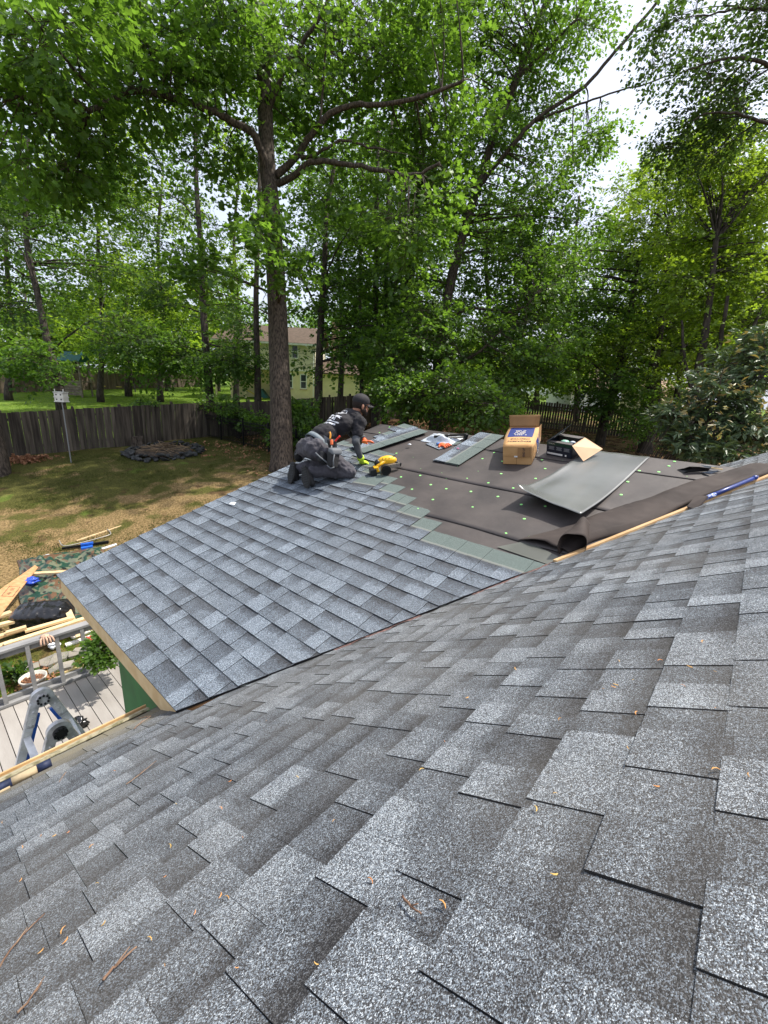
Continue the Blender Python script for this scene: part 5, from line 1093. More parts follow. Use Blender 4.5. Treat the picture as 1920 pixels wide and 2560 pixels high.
FS = [[(98,1655),(135,1642),(118,1672),(100,1668)], [(136,1640),(180,1632),(166,1652),(120,1672)], [(172,1640),(205,1635),(200,1644),(172,1650)], [(20,1690),(75,1668),(78,1680),(24,1702)], [(190,1625),(212,1622),(206,1634),(182,1633)], [(158,1664),(188,1658),(180,1674),(152,1680)], [(120,1680),(150,1660),(148,1676),(124,1692)], [(64,1672),(98,1662),(100,1674),(70,1684)], [(210,1640),(232,1638),(228,1652),(206,1654)]]
for i, pl in enumerate(FS):
    P_ = [ong(*q)+np.array((0, 0, .03+.012*(i % 3))) for q in pl]; o = bevel(MB().prism(P_, (0, 0, -.06)).build('flagstone', M_FLAG), .006)
    tag(o, ['square reddish slab at the middle of the stone edging', 'broad slate slab beside the square one', 'thin narrow slate right of the broad slab', 'long slate farthest left in the edging', 'small slate at the back near the white trim', 'wedge of slate nearest the bottom rail', 'slate slab left of the wedge-shaped one', 'slate between the long slate and the square slab', 'slate tucked under the rose bush'][i], 'flagstone', 'flat stones edging the bed')
# things on the grass beyond the eave corner
plank('loose pale stick lying highest on the lawn', (192, 1352), (303, 1315), .05, .03, .03)
M_ROD = mat('steel_rod', (.42, .40, .36), .5, metal=.5)
rp = [at_h(*q, .06) for q in ((148, 1351), (158, 1364), (190, 1360), (268, 1339), (276, 1331), (268, 1323))]
o = MB().tube(smooth_path(rp, 6), .012, 7).build('bent_rod', M_ROD, None, True); tag(o, 'bent metal rod with a crank end on the lawn beside the pale stick', 'rod')
a, b2 = at_h(155, 1371, .05), at_h(272, 1354, .05); t = thing('roof_bracket', 'black metal channel with a blue clamp lying on the lawn', 'tool', a)
MB().beam(a, b2, .07, .05).build('channel', M_IRON, t); a, b2 = at_h(202, 1362, .10), at_h(233, 1357, .10); MB().beam(a, b2, .09, .05).build('clamp', M_BLUEP, t); a, b2 = at_h(203, 1371, .06), at_h(232, 1366, .06); MB().beam(a, b2, .12, .05).build('clamp_foot', M_BLUEP, t)
o = MB().tube([at_h(229, 1381, .04), at_h(291, 1361, .04)], .032, 12).build('pipe', M_PWHITE, None, True); tag(o, 'white plastic pipe on the lawn just past the roof corner', 'pipe')
o = MB().tube([at_h(297, 1368, .04), at_h(330, 1357, .04)], .028, 12).build('pipe', M_PWHITE, None, True); tag(o, 'stub of white pipe mostly hidden by the roof edge', 'pipe')
o = MB().prism([at_h(236, 1386, .05), at_h(262, 1380, .05), at_h(300, 1372, .05), at_h(285, 1400, .05)], (0, 0, -.012)).build('plywood_offcut', M_PLY); tag(o, 'triangular plywood scrap half under the roof corner', 'plywood')
crumple('rubbish_bag', 'grey-white plastic scrap at the top hem of the tarp', 'plastic scrap', at_h(116, 1391, .06), .09, M_PWHITE, 12, .4)
o = crumple('garden_toy', 'small green plastic thing at the foot of the trunk by the left edge', 'toy', ong(3, 1182)+np.array((0, 0, .12)), .16, mat('green_toy', (.02, .35, .14), .4), 13, .8, 14, .3)
crumple('red_rag', 'small red rag on the ground at the foot of the thick trunk', 'rag', ong(680, 1161)+np.array((0, 0, .03)), .10, mat('red_cloth', (.45, .02, .02), .8), 14, .35)

# ================================================================ THINGS ON THE FELT
def oah(u, v, h):
    """point h above the extension roof seen at this pixel"""
    d = ray(u, v); C2 = CAM-Ne*h; return CAM+(-(C2[2]-T2*C2[0])/(d[2]-T2*d[0]))*d
def Rf(x, y, h): return np.array((x, y, x*T2))+Ne*h
FH = .014
# bundles of shingles: a fanned stack on the left, a pair on the right
def shingle_pile(label, origin, along, across, n, fan, seed, L_=1.0, Wd=.337):
    rr = random.Random(seed); t = thing('shingle_stack', label, 'shingles', origin)
    for i in range(n):
        o0 = np.array(origin)+across*fan*(n-1-i)*-1+Ne*(.006+i*.0068)+along*rr.uniform(-.01, .01)
        dirs = nrm(along+across*rr.uniform(-.008, .008)); cr = np.cross(Ne, dirs)*(1 if np.dot(np.cross(Ne, dirs), across) > 0 else -1)
        if np.dot(np.cross(dirs, cr), Ne) < 0: pass
        strip('shingle', t, o0, dirs, cr, Ne, 0, L_, 0, Wd, M_SH_NEW, (), rr, 0, 0, .05, tab=(.13, .22), h0=.0045)
    return t
along = nrm(Rf(4.17, 1.62, 0)-Rf(3.27, 1.93, 0)); acr = nrm(np.cross(Ne, along)); acr = acr if acr[1] < 0 else -acr
shingle_pile('fanned stack of loose shingles on the felt in front of the roofer, tallest pile', Rf(3.24, 1.97, FH), along, acr, 6, .018, 21)
along2 = nrm(Rf(4.25, .66, 0)-Rf(3.33, .69, 0)); acr2 = -nrm(np.cross(Ne, along2)); acr2 = acr2 if acr2[1] < 0 else -acr2
shingle_pile('two shingles stacked on the felt left of the cardboard box', Rf(3.30, .70, FH), along2, acr2, 3, .012, 22)
def loose(label, u, v, du, dv, L_, seed, Wd=.337, h=FH, name='loose_shingle'):
    p = onadd(u, v)+Ne*h; q = onadd(du, dv)+Ne*h; dr = nrm(q-p); cr = nrm(np.cross(Ne, dr)); cr = cr if np.dot(cr, CF) > 0 else -cr
    o = strip(name, None, p, dr, cr, Ne, 0, L_, 0, Wd, M_SH_NEW, (), random.Random(seed), 0, 0, 0, tab=(.13, .2), h0=.005); return tag(o, label, 'shingle')
loose('cut shingle lying flat in front of the fanned stack, nearest the nail gun', 1098, 1128, 1052, 1108, .30, 31, .35)
loose('cut shingle behind the gloved hand, left of the fanned stack', 1003, 1086, 978, 1078, .33, 32, .3)
loose('green-backed cut shingle lying loose on the finished courses below the roofer', 916, 1237, 858, 1226, .30, 33, .335, .026)
loose('shingle just placed under the roofer\'s green glove', 946, 1162, 905, 1150, .5, 34, .30, .024)
loose('shingle lying at the roof edge beyond the orange glove', 968, 1107, 925, 1092, .35, 35, .30)
# nail gun
M_YEL2 = mat('tool_yellow', (.85, .46, .012), .38, var=.08, vscale=20); M_STEEL = mat('tool_steel', (.45, .42, .38), .35, metal=.8)
ng = oah(962, 1183, .0); U1 = nrm(onadd(1000, 1172)-onadd(925, 1190)); U1 = nrm(U1-Ne*np.dot(U1, Ne)); U2 = np.cross(Ne, U1); U3 = Ne
t = thing('nail_gun', 'yellow and black coil nail gun lying on the felt beside the roofer', 'nail gun', ng)
def TP(a, b, c): return ng+U1*a+U2*b+U3*(c+FH)
bevel(MB().obox(TP(-.135, -.01, .045), U1*.035, U2*.05, U3*.038).build('battery', M_BLK, t), .006)
bevel(MB().obox(TP(-.095, .0, .062), U1*.03, U2*.04, U3*.032, .85).build('battery_shoe', M_YEL2, t), .008)
MB().tube([TP(-.10, .0, .075), TP(-.04, .015, .095), TP(.03, .03, .12)], [.022, .019, .022], 10).build('handle', M_YEL2, t, True)
MB().disc(TP(.0, -.075, .058), nrm(U2*-1+U1*-.12), .057, .06, 26).build('nail_drum', M_BLK, t); MB().disc(TP(-.004, -.108, .060), nrm(U2*-1+U1*-.12), .040, .012, 22).build('drum_cap', M_IRON, t)
o = MB().ell(TP(.045, .055, .115), .105, .048, .052, 16, 10, rot=np.stack([U1, U2, U3], 1)).build('housing', M_YEL2, t, True)
MB().ell(TP(-.055, .055, .105), .04, .04, .042, 12, 8, rot=np.stack([U1, U2, U3], 1)).build('rear_cap', M_BLK, t, True)
MB().ell(TP(.11, .035, .105), .06, .038, .040, 14, 8, rot=np.stack([U1, U2, U3], 1)).build('motor_cap', M_YEL2, t, True)
MB().beam(TP(.03, -.01, .065), TP(.18, -.01, .055), .05, .045, up=U3).build('magazine_arm', M_STEEL, t); MB().beam(TP(.14, .0, .075), TP(.20, -.005, .045), .028, .035, up=U3).build('nose', M_BLK, t)
for k in range(4): MB().disc(TP(.05+.035*k, -.037, .066), U2, .007, .008, 8).build('bolt', M_STEEL, t)
for k in range(3): MB().beam(TP(.0+k*.04, .008+.004*k, .155-.004*k), TP(.02+k*.04, .10, .15-.004*k), .008, .006, up=U3).build('vent', M_BLK, t)
# hammer tacker in its bag, orange gloves
hp = Rf(3.93, 1.02, FH); t = thing('hammer_tacker', 'black hammer tacker lying behind the orange glove on a plastic bag', 'stapler', hp)
MB().beam(Rf(3.86, 1.10, .075), Rf(4.03, .73, .085), .035, .018, up=Ne).build('handle', M_IRON, t); MB().beam(Rf(3.88, 1.08, .045), Rf(4.02, .76, .05), .028, .012, up=Ne).build('magazine', M_STEEL, t); MB().beam(Rf(4.03, .75, .02), Rf(4.035, .73, .09), .045, .04, up=U1).build('head', M_IRON, t)
def cb_fn(s, tt):
    x = 3.80+.30*s; y = 1.28-.48*tt; e = min(1, 5*min(s, 1-s, tt, 1-tt)); h = FH+(.045+.05*wob(s*4, tt*4, 1, 2)+.02*wob(s*11, tt*10, 1, 4))*e; return Rf(x, y, max(FH+.001, h))
M_CLEAR = mat('frosted_plastic_bag', (.52, .56, .60), .25, var=.25, vscale=14, bump=.6, bscale=16, bdist=.02); o = sheet('plastic_bag', cb_fn, 26, 30, M_CLEAR); tag(o, 'crumpled frosted plastic bag under the black hammer tacker', 'plastic bag')
M_ORG = mat('orange_rubber', (.85, .17, .05), .5, var=.15, vscale=25)
def glove_thing(label, c, dirv, material, cuff=None):
    dirv = nrm(dirv-Ne*np.dot(dirv, Ne)); sd = np.cross(Ne, dirv); t = thing('work_glove', label, 'glove', c); c = np.array(c)
    MB().ell(c+Ne*.02, .05, .042, .02, 12, 8, rot=np.stack([dirv, sd, Ne], 1)).build('palm', material, t, True)
    for k in range(4): b0 = c+dirv*.035+sd*(.03-.02*k)+Ne*.02; MB().tube([b0, b0+dirv*.035+sd*(.012-.008*k)+Ne*.008, b0+dirv*.075+sd*(.02-.014*k)-Ne*.006], [.012, .0115, .008], 8).build('finger', material, t, True)
    b0 = c-dirv*.01-sd*.03+Ne*.018; MB().tube([b0, b0-sd*.03+dirv*.015, b0-sd*.05+dirv*.035], [.012, .012, .009], 8).build('thumb', material, t, True)
    if cuff: MB().tube([c-dirv*.04+Ne*.018, c-dirv*.075+Ne*.016], [.033, .036], 12, flat=.5).build('cuff', cuff, t, True)
glove_thing('orange and blue rubber work glove lying on the felt before the tacker', Rf(3.75, .90, FH), U1*-.2+np.array((0, -1, 0.)), M_ORG, mat('blue_cuff', (.10, .20, .45), .6))
crumple('pink_scrap', 'tiny pink scrap on the right-hand shingle pair', 'scrap', oah(1145, 1121, .045), .016, mat('pink_plastic', (.85, .25, .42), .5), 2, .4, 8)
crumple('white_scrap', 'torn white paper scrap on the new shingles near the outer edge', 'paper scrap', oah(582, 1259, .025), .035, M_PWHITE, 4, .3, 14)
crumple('paper_scrap', 'small white wrapper on the side of the fanned shingle stack', 'wrapper', oah(1024, 1111, .05), .022, M_PWHITE, 6, .4, 10)
# big cardboard box lying on its side
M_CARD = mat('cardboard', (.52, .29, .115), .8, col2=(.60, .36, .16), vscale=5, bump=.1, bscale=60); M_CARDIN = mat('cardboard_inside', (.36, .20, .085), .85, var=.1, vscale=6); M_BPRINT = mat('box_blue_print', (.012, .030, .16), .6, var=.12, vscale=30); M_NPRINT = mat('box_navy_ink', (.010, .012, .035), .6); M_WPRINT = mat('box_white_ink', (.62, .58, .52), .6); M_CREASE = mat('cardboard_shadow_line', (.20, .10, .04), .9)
f0, f1 = onadd(1258, 1163), onadd(1328, 1165); bx0 = (f0+f1)/2; Bs = nrm(f1-f0); Bd = nrm(onadd(1366, 1120)-f1); Bd = nrm(Bd-Bs*np.dot(Bd, Bs)-Ne*np.dot(Bd, Ne)); Bu = Ne; BW = np.linalg.norm(f1-f0); BH = .205; BL = .60
t = thing('cardboard_box', 'kraft cardboard carton with blue print lying on its side on the felt', 'box', bx0)
def XP(s, d, u): return bx0+Bs*(s*BW*(1+.16*math.sin(min(1, max(0, d))*math.pi*.75)))+Bd*d*BL+Bu*(FH+.002+u*BH)
def quadgrid(fn, n=6, m=6): 
    V = [fn(i/n, j/m) for i in range(n+1) for j in range(m+1)]; F = [[i*(m+1)+j, (i+1)*(m+1)+j, (i+1)*(m+1)+j+1, i*(m+1)+j+1] for i in range(n) for j in range(m)]; return V, F
bul = lambda a, b: math.sin(a*math.pi)*math.sin(b*math.pi)
for nm_, fn in (('side_panel', lambda a, b: XP(.5, a, b)+Bs*.018*bul(a, b)), ('side_panel', lambda a, b: XP(-.5, a, b)-Bs*.01*bul(a, b)), ('top_panel', lambda a, b: XP(-.5+b, a, 1)+Bu*.010*bul(a, b)), ('bottom_panel', lambda a, b: XP(-.5+b, a, .0))):
    o = mk(nm_, *quadgrid(fn, 8, 6), M_CARD, t, True); md = o.modifiers.new('solid', 'SOLIDIFY'); md.thickness = .004; md.offset = 0
for nm_, (s0, s1, u0, u1, dd_) in (('end_flap', (-.5, .5, 0.01, .46, .0)), ('end_flap', (-.5, .5, .47, 1, -.006)), ('end_flap', (.02, .46, .44, .96, -.016))):
    MB().obox(XP((s0+s1)/2, 0, (u0+u1)/2)+Bd*dd_, Bs*(s1-s0)/2*BW, Bd*.002, Bu*(u1-u0)/2*BH).build(nm_, M_CARD if dd_ != -.016 else M_CARDIN, t)
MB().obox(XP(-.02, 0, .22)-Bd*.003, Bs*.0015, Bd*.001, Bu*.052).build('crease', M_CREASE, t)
MB().obox(XP(-.04, 0, .46)-Bd*.018, Bs*.017, Bd*.001, Bu*.008).build('white_label', M_WHITE, t)
o = mk('open_flap', *quadgrid(lambda a, b: XP(-.5+b, 1, 1)+Bd*(.02*a)+Bu*(.135*a*1.0)+Bd*.012*math.sin(a*2)+Bs*(b-.5)*.02*a, 5, 5), M_CARDIN, t, True); md = o.modifiers.new('solid', 'SOLIDIFY'); md.thickness = .004
o = mk('open_flap', *quadgrid(lambda a, b: XP(.5, 1, b)+Bs*(.02*a)+Bd*.12*a, 4, 4), M_CARDIN, t, True)
txt = text_mesh
txt('lettering', 'END UP', XP(.26, 0, .70)-Bd*.0185, Bu*-1, Bs*-1, .032, M_NPRINT, t, proud=.0005, bold=.01, width=.085) if False else txt('lettering', 'END UP', XP(.24, 0, .70)-Bd*.019, Bu, -Bs, .034, M_NPRINT, t, proud=.0006, bold=.01, width=.095)
mk('print_panel', *quadgrid(lambda a, b: XP(-.42+.80*b, .42+.52*a, 1)+Bu*(.010*bul(.42+.52*a, .08+.8*b)+.0038)), M_BPRINT, t)
for k, wd in enumerate((.46, .40, .34, .30, .34)):
    mb = MB(); 
    for j in range(7):
        if (j*7+k*3) % 5 != 0: mb.obox(XP(-.04-wd/2+wd*(j+.5)/7, .50+.055*k, 1)+Bu*.0155, Bs*BW*wd/16.5, Bd*.0085, Bu*.0004)
    o = mb.build('small_print', M_WPRINT, t); o['kind'] = 'stuff'
txt('lettering', 'BENJAMIN', XP(.02, .20, 1)+Bu*.0085, -Bs, -Bd, .040, M_NPRINT, t, bold=.02, width=BW*.82); txt('lettering', 'OBDYKE', XP(.02, .31, 1)+Bu*.0105, -Bs, -Bd, .040, M_NPRINT, t, bold=.02, width=BW*.70)
txt('lettering', 'BENJAMIN', XP(.5, .13, .52)+Bs*.009, Bu, -Bd, .040, M_NPRINT, t, bold=.02, width=BH*.86); txt('lettering', 'OBDYKE', XP(.5, .23, .52)+Bs*.014, Bu, -Bd, .040, M_NPRINT, t, bold=.02, width=BH*.7)
mk('print_panel', *quadgrid(lambda a, b: XP(.5, .34+.24*a, .06+.86*b)+Bs*(.018*bul(.34+.24*a, .06+.86*b)+.0035)), M_BPRINT, t); mk('print_panel', *quadgrid(lambda a, b: XP(.5, .68+.26*a, .06+.86*b)+Bs*(.018*bul(.68+.26*a, .06+.86*b)+.0035)), M_BPRINT, t)
for k in range(3):
    mb = MB()
    for j in range(8):
        if (j*5+k) % 4: mb.obox(XP(.5, .38+.055*k, .16+.075*j)+Bs*.0205, Bs*.0004, Bd*.009, Bu*.0085)
    o = mb.build('small_print', M_WPRINT, t); o['kind'] = 'stuff'
MB().obox(XP(.5, .81, .42)+Bs*.019, Bs*.0006, Bd*.03, Bu*.03).build('emblem', M_WPRINT, t)
# dark nail carton with open flaps
M_GBOX = mat('dark_green_print', (.004, .030, .016), .45, var=.2, vscale=20); M_NBOX = mat('blue_black_print', (.010, .013, .024), .45, var=.3, vscale=25); M_GREYCARD = mat('grey_card', (.10, .09, .085), .8, var=.1, vscale=9); M_KRAFT = mat('kraft_inside', (.66, .43, .26), .8, var=.06, vscale=5)
n0_, n1_ = onadd(1366, 1139), onadd(1428, 1151); nb0 = (n0_+n1_)/2; Ns = nrm(n1_-n0_); NW = np.linalg.norm(n1_-n0_); Nd = nrm(np.cross(Ne, Ns)); Nd = Nd if np.dot(Nd, CF) > 0 else -Nd; NH = .150; ND_ = .27
t = thing('nail_carton', 'black and green nail carton with its kraft flap hanging open, right of the tall box', 'box', nb0)
def YP(s, d, u): return nb0+Ns*s*NW+Nd*d*ND_+Ne*(FH+.002+u*NH)
MB().obox(YP(0, 0, .39), Ns*NW/2, Nd*.003, Ne*NH*.39).build('front_panel', M_NBOX, t); MB().obox(YP(0, 0, .89), Ns*NW/2, Nd*.003, Ne*NH*.108).build('green_band', M_GBOX, t)
MB().obox(YP(.5, .5, .5), Ns*.003, Nd*ND_*.48, Ne*NH*.49).build('side_panel', M_NBOX, t); MB().obox(YP(-.5, .5, .5), Ns*.003, Nd*ND_*.48, Ne*NH*.49).build('side_panel', M_NBOX, t); MB().obox(YP(0, 1, .5), Ns*NW/2, Nd*.003, Ne*NH/2).build('back_panel', M_GREYCARD, t); MB().obox(YP(0, .5, .03), Ns*NW*.48, Nd*ND_*.47, Ne*.002).build('bottom_panel', M_GREYCARD, t)
MB().prism([YP(-.5, 0, 1), YP(.5, 0, 1), YP(.42, .20, 1.0), YP(-.42, .20, .97)], Ne*.003).build('flap', M_GREYCARD, t); MB().prism([YP(-.5, 1, 1), YP(.5, 1, 1), YP(.42, .68, 1.06), YP(-.42, .68, 1.06)], Ne*.003).build('flap', M_GREYCARD, t)
MB().prism([YP(-.5, 0, 1.01), YP(-.5, 1, 1.02), YP(-.10, 1.10, 1.75), YP(-.10, .08, 1.55)], Ne*.004).build('flap', M_NBOX, t)
for k in range(4): MB().prism([YP(-.46+.085*k, .12+.2*(k % 2), 1.02+.075*1.2*(k+.3)+.03), YP(-.46+.085*k, .55+.15*(k % 2), 1.03+.075*1.25*(k+.3)+.03), YP(-.42+.085*k, .58+.15*(k % 2), 1.09+.075*1.3*(k+.3)+.03), YP(-.42+.085*k, .15+.2*(k % 2), 1.08+.075*1.2*(k+.3)+.03)], Ne*.004).build('flap_print', M_WPRINT, t)
MB().prism([YP(.5, -.02, 1.0), YP(.5, 1.0, 1.0), YP(1.22, .96, .40), YP(1.0, -.10, .10)], Ne*-.004).build('kraft_flap', M_KRAFT, t)
txt('lettering', 'ROOFING NAILS', YP(-.30, 0, .90)-Nd*.003, Ns, Ne, .016, M_WPRINT, t, width=NW*.26)
for k in range(3):
    mb = MB()
    for j in range(3): mb.obox(YP(-.30+.30*k, 0, .66-.085*j)-Nd*.0036, Ns*NW*(.11-.02*(j % 2)), Nd*.0005, Ne*.0045)
    mb.build('small_print', mat('grey_ink', (.16, .17, .18), .6) if k == 0 else bpy.data.materials['grey_ink'], t)['kind'] = 'stuff'
MB().obox(YP(-.16, 0, .16)-Nd*.0036, Ns*NW*.31, Nd*.0005, Ne*.010).build('white_stripe', M_STICKER, t); MB().obox(YP(.28, 0, .16)-Nd*.0036, Ns*.008, Nd*.0005, Ne*.010).build('emblem', M_STICKER, t)
o = MB().ell(YP(.0, .45, .84), .055, .045, .022, 14, 8).build('liner', mat('mint_plastic', (.30, .52, .40), .4), t, True); MB().ell(YP(.28, .5, .85), .035, .03, .016, 10, 6).build('liner', M_CLEAR, t, True)
# grey membrane sheet lying over the felt, lower end curled up
M_SHEET = mat('grey_membrane', (.105, .11, .105), .27, col2=(.155, .16, .152), vscale=1.3, spec=.75, bump=.25, bscale=2.6, bdist=.02)
SHA = tuple(oah(1292, 1222, .15)-Ne*.15)[:2]; SHB = tuple(oah(1452, 1283, .13)-Ne*.13)[:2]
def sheet_fn(s, t_):
    up_h = .016+.100*(1-s)**2.4+.05*max(0, .12-s)/.12*(1-t_)**1.5+.035*max(0, .10-t_)*8*(1-s)+.012*wob(s*3, t_*3, 1, 4)
    A, B_, C_, D_ = SHA, SHB, (4.19, -1.275), (4.19, -.70)
    x = A[0]*(1-s)*(1-t_)+B_[0]*(1-s)*t_+C_[0]*s*t_+D_[0]*s*(1-t_); y = A[1]*(1-s)*(1-t_)+B_[1]*(1-s)*t_+C_[1]*s*t_+D_[1]*s*(1-t_)
    return Rf(x, y, up_h)
o = sheet('membrane_sheet', sheet_fn, 40, 26, M_SHEET, thick=.002); tag(o, 'smooth grey membrane sheet on the felt reaching up to the ridge, its lower end curled', 'membrane sheet')
# blue pole on the valley plank
M_POLE = mat('blue_enamel', (.010, .030, .19), .3, coat=.4, var=.15, vscale=12); pa = valley(3.34, -.034, .066); pb_ = valley(3.86, -.034, .074); dd = nrm(pb_-pa)
t = thing('blue_pole', 'glossy blue pole lying along the valley plank under the felt edge', 'pole', pa); MB().tube([pa, pb_], .0165, 14).build('shaft', M_POLE, t, True); MB().tube([pb_, pb_+dd*.03, pb_+dd*.06], [.0165, .021, .010], 12).build('end_cap', M_POLE, t, True)
MB().tube([pa+dd*.03, pa+dd*.16], .0169, 14).build('lettering_band', mat('scuffed_white_print', (.05, .10, .38), .5, col2=(.65, .68, .72), vscale=50, thr=(.5, .56)), t, True)
o = MB().prism([valley(3.20, -.05, .055), valley(3.33, -.01, .085), valley(3.37, -.06, .085), valley(3.22, -.10, .035)], Nm*.015).build('felt_scrap', M_FELT2); tag(o, 'dark scrap of felt folded over the lower end of the blue pole', 'felt scrap')
def scrap(label, pts, h, material, name='torn_felt', cat='debris'):
    P_ = [oah(u, v, hh*h) for u, v, hh in pts]; c = sum(P_)/len(P_)+Ne*h*.3; V = P_+[c]; n = len(P_); o = mk(name, V, [[i, (i+1) % n, n] for i in range(n)], material, None); md = o.modifiers.new('solid', 'SOLIDIFY'); md.thickness = .004; return tag(o, label, cat)
M_TORN = mat('torn_black_felt', (.012, .011, .011), .5)
scrap('torn black felt flap lying near the upper end of the plank', [(1693,1174,.3), (1712,1170,1), (1724,1166,1.6), (1748,1166,1.5), (1776,1170,1.2), (1770,1177,.4), (1735,1180,.3), (1708,1183,.3)], .05, M_TORN)
scrap('grey torn sheet under the black flap', [(1750,1162,.6), (1790,1167,1.2), (1808,1173,.6), (1772,1172,.4)], .05, mat('grey_torn_paper', (.28, .30, .31), .5))
scrap('small bluish sheet beside the torn felt', [(1755,1181,.4), (1780,1177,1), (1798,1176,.8), (1778,1184,.3)], .04, mat('bluish_torn_paper', (.20, .23, .27), .4))
scrap('black sliver of felt in front of the bluish sheet', [(1750,1184,.4), (1762,1183,1), (1774,1190,.6), (1766,1192,.3)], .03, M_TORN)
o = MB().beam(oah(1778, 1169, .05), oah(1807, 1174, .045), .012, .01).build('wood_splinter', M_PINE); tag(o, 'short pale wood splinter on top of the torn felt', 'splinter')

# ================================================================ LITTER ON THE WEATHERED ROOF
M_TWIG = mat('twig', (.13, .065, .04), .9, col2=(.30, .20, .13), vscale=30, objrand=.3)
TW = [([(0,2446),(30,2400),(62,2358),(116,2302)], .0022, 'long forked twig at the left edge of the near roof'), ([(263,2475),(284,2450),(301,2432),(347,2389)], .0026, 'short thick brown twig, lower left of the near roof'),
      ([(318,1972),(350,1948),(393,1911)], .0018, 'thin dark twig on the old shingles above the eave corner'), ([(52,2556),(80,2520),(110,2481)], .0022, 'pale twig at the bottom left corner'), ([(338,1830),(352,1815),(380,1796)], .0022, 'black twig in the eave corner below the pine board'), ([(348,1802),(365,1800),(378,1797)], .0018, 'thin twig beside the black one in the eave corner'), ([(150,1964),(160,1950),(170,1938)], .0015, 'tiny black twig near the tube'), ([(1013,2265),(1035,2290),(1062,2310)], .0022, 'orange-brown twig in the middle of the near roof')]
for pts, r_, lab in TW:
    P_ = smooth_path([onmain(*q)+Nm*(.014+.004*random.random()) for q in pts], 4); P_ = [p+np.array((random.uniform(-.001, .001), random.uniform(-.001, .001), 0)) for p in P_]; P_ = [p-np.array((0, 0, 0)) for p in P_]
    mb = MB(); mb.tube(P_, [r_*(1-.5*i/len(P_)) for i in range(len(P_))], 6); j = len(P_)//2; t = thing('twig', lab, 'twig', P_[0]); mb.build('stem', M_TWIG, t, True)
    MB().tube([P_[j], P_[j]+nrm(P_[-1]-P_[0])*.02+np.array((.008, .006, .004))], [r_*.7, r_*.3], 5).build('side_shoot', M_TWIG, t, True)
M_HUSK = mat('seed_husk', (.50, .34, .10), .8, col2=(.50, .20, .07), vscale=3, detail=0, objrand=.3)
hk = None; g = lambda x, y: (960+x*.5787, 1400+y*.5787); h_ = lambda x, y: (x*.5787, 1700+y*.5787)
HS = [g(*q) for q in [(750,1040),(665,1105),(265,1525),(1445,940),(1590,965),(1440,665),(1100,687),(768,712),(1000,570),(1010,560),(1330,483),(1385,373),(1200,455),(1300,567),(1085,540),(1190,1010),(365,612),(270,805),(575,487),(1065,840),(750,1395),(955,578),(170,930),(760,57),(1020,455),(1440,505)]]
HS += [h_(*q) for q in [(960,575),(765,555),(1055,705),(1450,635),(990,970),(960,960),(850,1035),(720,1268),(1035,1280),(280,1110),(290,1155),(455,1080),(655,1150),(240,690),(300,675),(180,690),(95,885),(100,740),(400,740),(425,905),(740,740),(720,875),(1610,900),(1380,1265),(1290,440),(1155,190),(15,630),(185,1200),(500,405),(1000,455)]]
hm = MB(); hm.tube([(-.006, 0, 0), (-.002, .0015, .002), (.003, .001, .0022), (.007, -.001, .0005)], [.0006, .0014, .0013, .0005], 6, flat=.6)
GL = np.random.default_rng(9)
for i, (u, v) in enumerate(HS):
    p = onmain(u, v)+Nm*.0135
    if hk is None: o = hk = mk('seed_husk', hm.V, hm.F, M_HUSK, None, local=True)
    else: o = hk.copy(); COL.objects.link(o)
    o.location = p; o.rotation_euler = (-P1, 0, GL.uniform(0, 6.28)); s = GL.uniform(.4, 1.15); o.scale = (s, s, s); tag(o, 'small curled orange-tan seed husk fallen on the old shingles', 'seed husk', 'seed husks on the old shingles')
#@@REST4
# ================================================================ THE ROOFER
M_SKIN = mat('skin', (.36, .17, .105), .55, var=.12, vscale=14, bump=.1, bscale=80); M_SHIRT = mat('black_tshirt', (.010, .009, .012), .85, var=.25, vscale=9, sheen=.05, bump=.5, bscale=14, bdist=.012, stretch=(1, 1, 2.2)); M_TROU = mat('charcoal_trousers', (.066, .062, .072), .85, var=.35, vscale=7, sheen=.05, bump=.8, bscale=16, bdist=.015)
M_SLEEVE = mat('grey_sleeve', (.085, .09, .097), .85, var=.15, vscale=9, bump=.4, bscale=22, bdist=.008); M_BOOT = mat('black_boot', (.014, .014, .015), .5, var=.3, vscale=20, bump=.3, bscale=60); M_SOLE = mat('boot_sole', (.022, .021, .020), .75, bump=.5, bscale=50); M_CAPM = mat('dark_cap', (.022, .020, .022), .8, var=.2, vscale=30)
M_BELT = mat('grey_belt', (.15, .18, .20), .7, var=.1, vscale=30); M_POUCH = mat('black_pouch', (.013, .013, .014), .7, var=.3, vscale=20, bump=.3, bscale=50); M_POUCHG = mat('grey_pouch_trim', (.13, .14, .15), .7); M_HIVIS = mat('hi_vis_glove', (.55, .80, .03), .6, var=.12, vscale=20); M_HAIR = mat('short_dark_hair', (.018, .011, .008), .9); M_PRINTW = mat('white_shirt_print', (.75, .76, .80), .7)
person = thing('person', 'roofer in black t-shirt, cap and tool belt kneeling on the new shingles', 'person', (2.45, 1.5, 2.45*T2))
def caps_(mb, pts, rad, n=12):
    """tapered limb: overlapping spheres and cones, later fused to one skin"""
    pts = [np.array(p, float) for p in pts]; mb.tube(pts, rad, n)
    for p, r_ in zip(pts, rad): mb.ell(p, r_, r_, r_, n, 8)
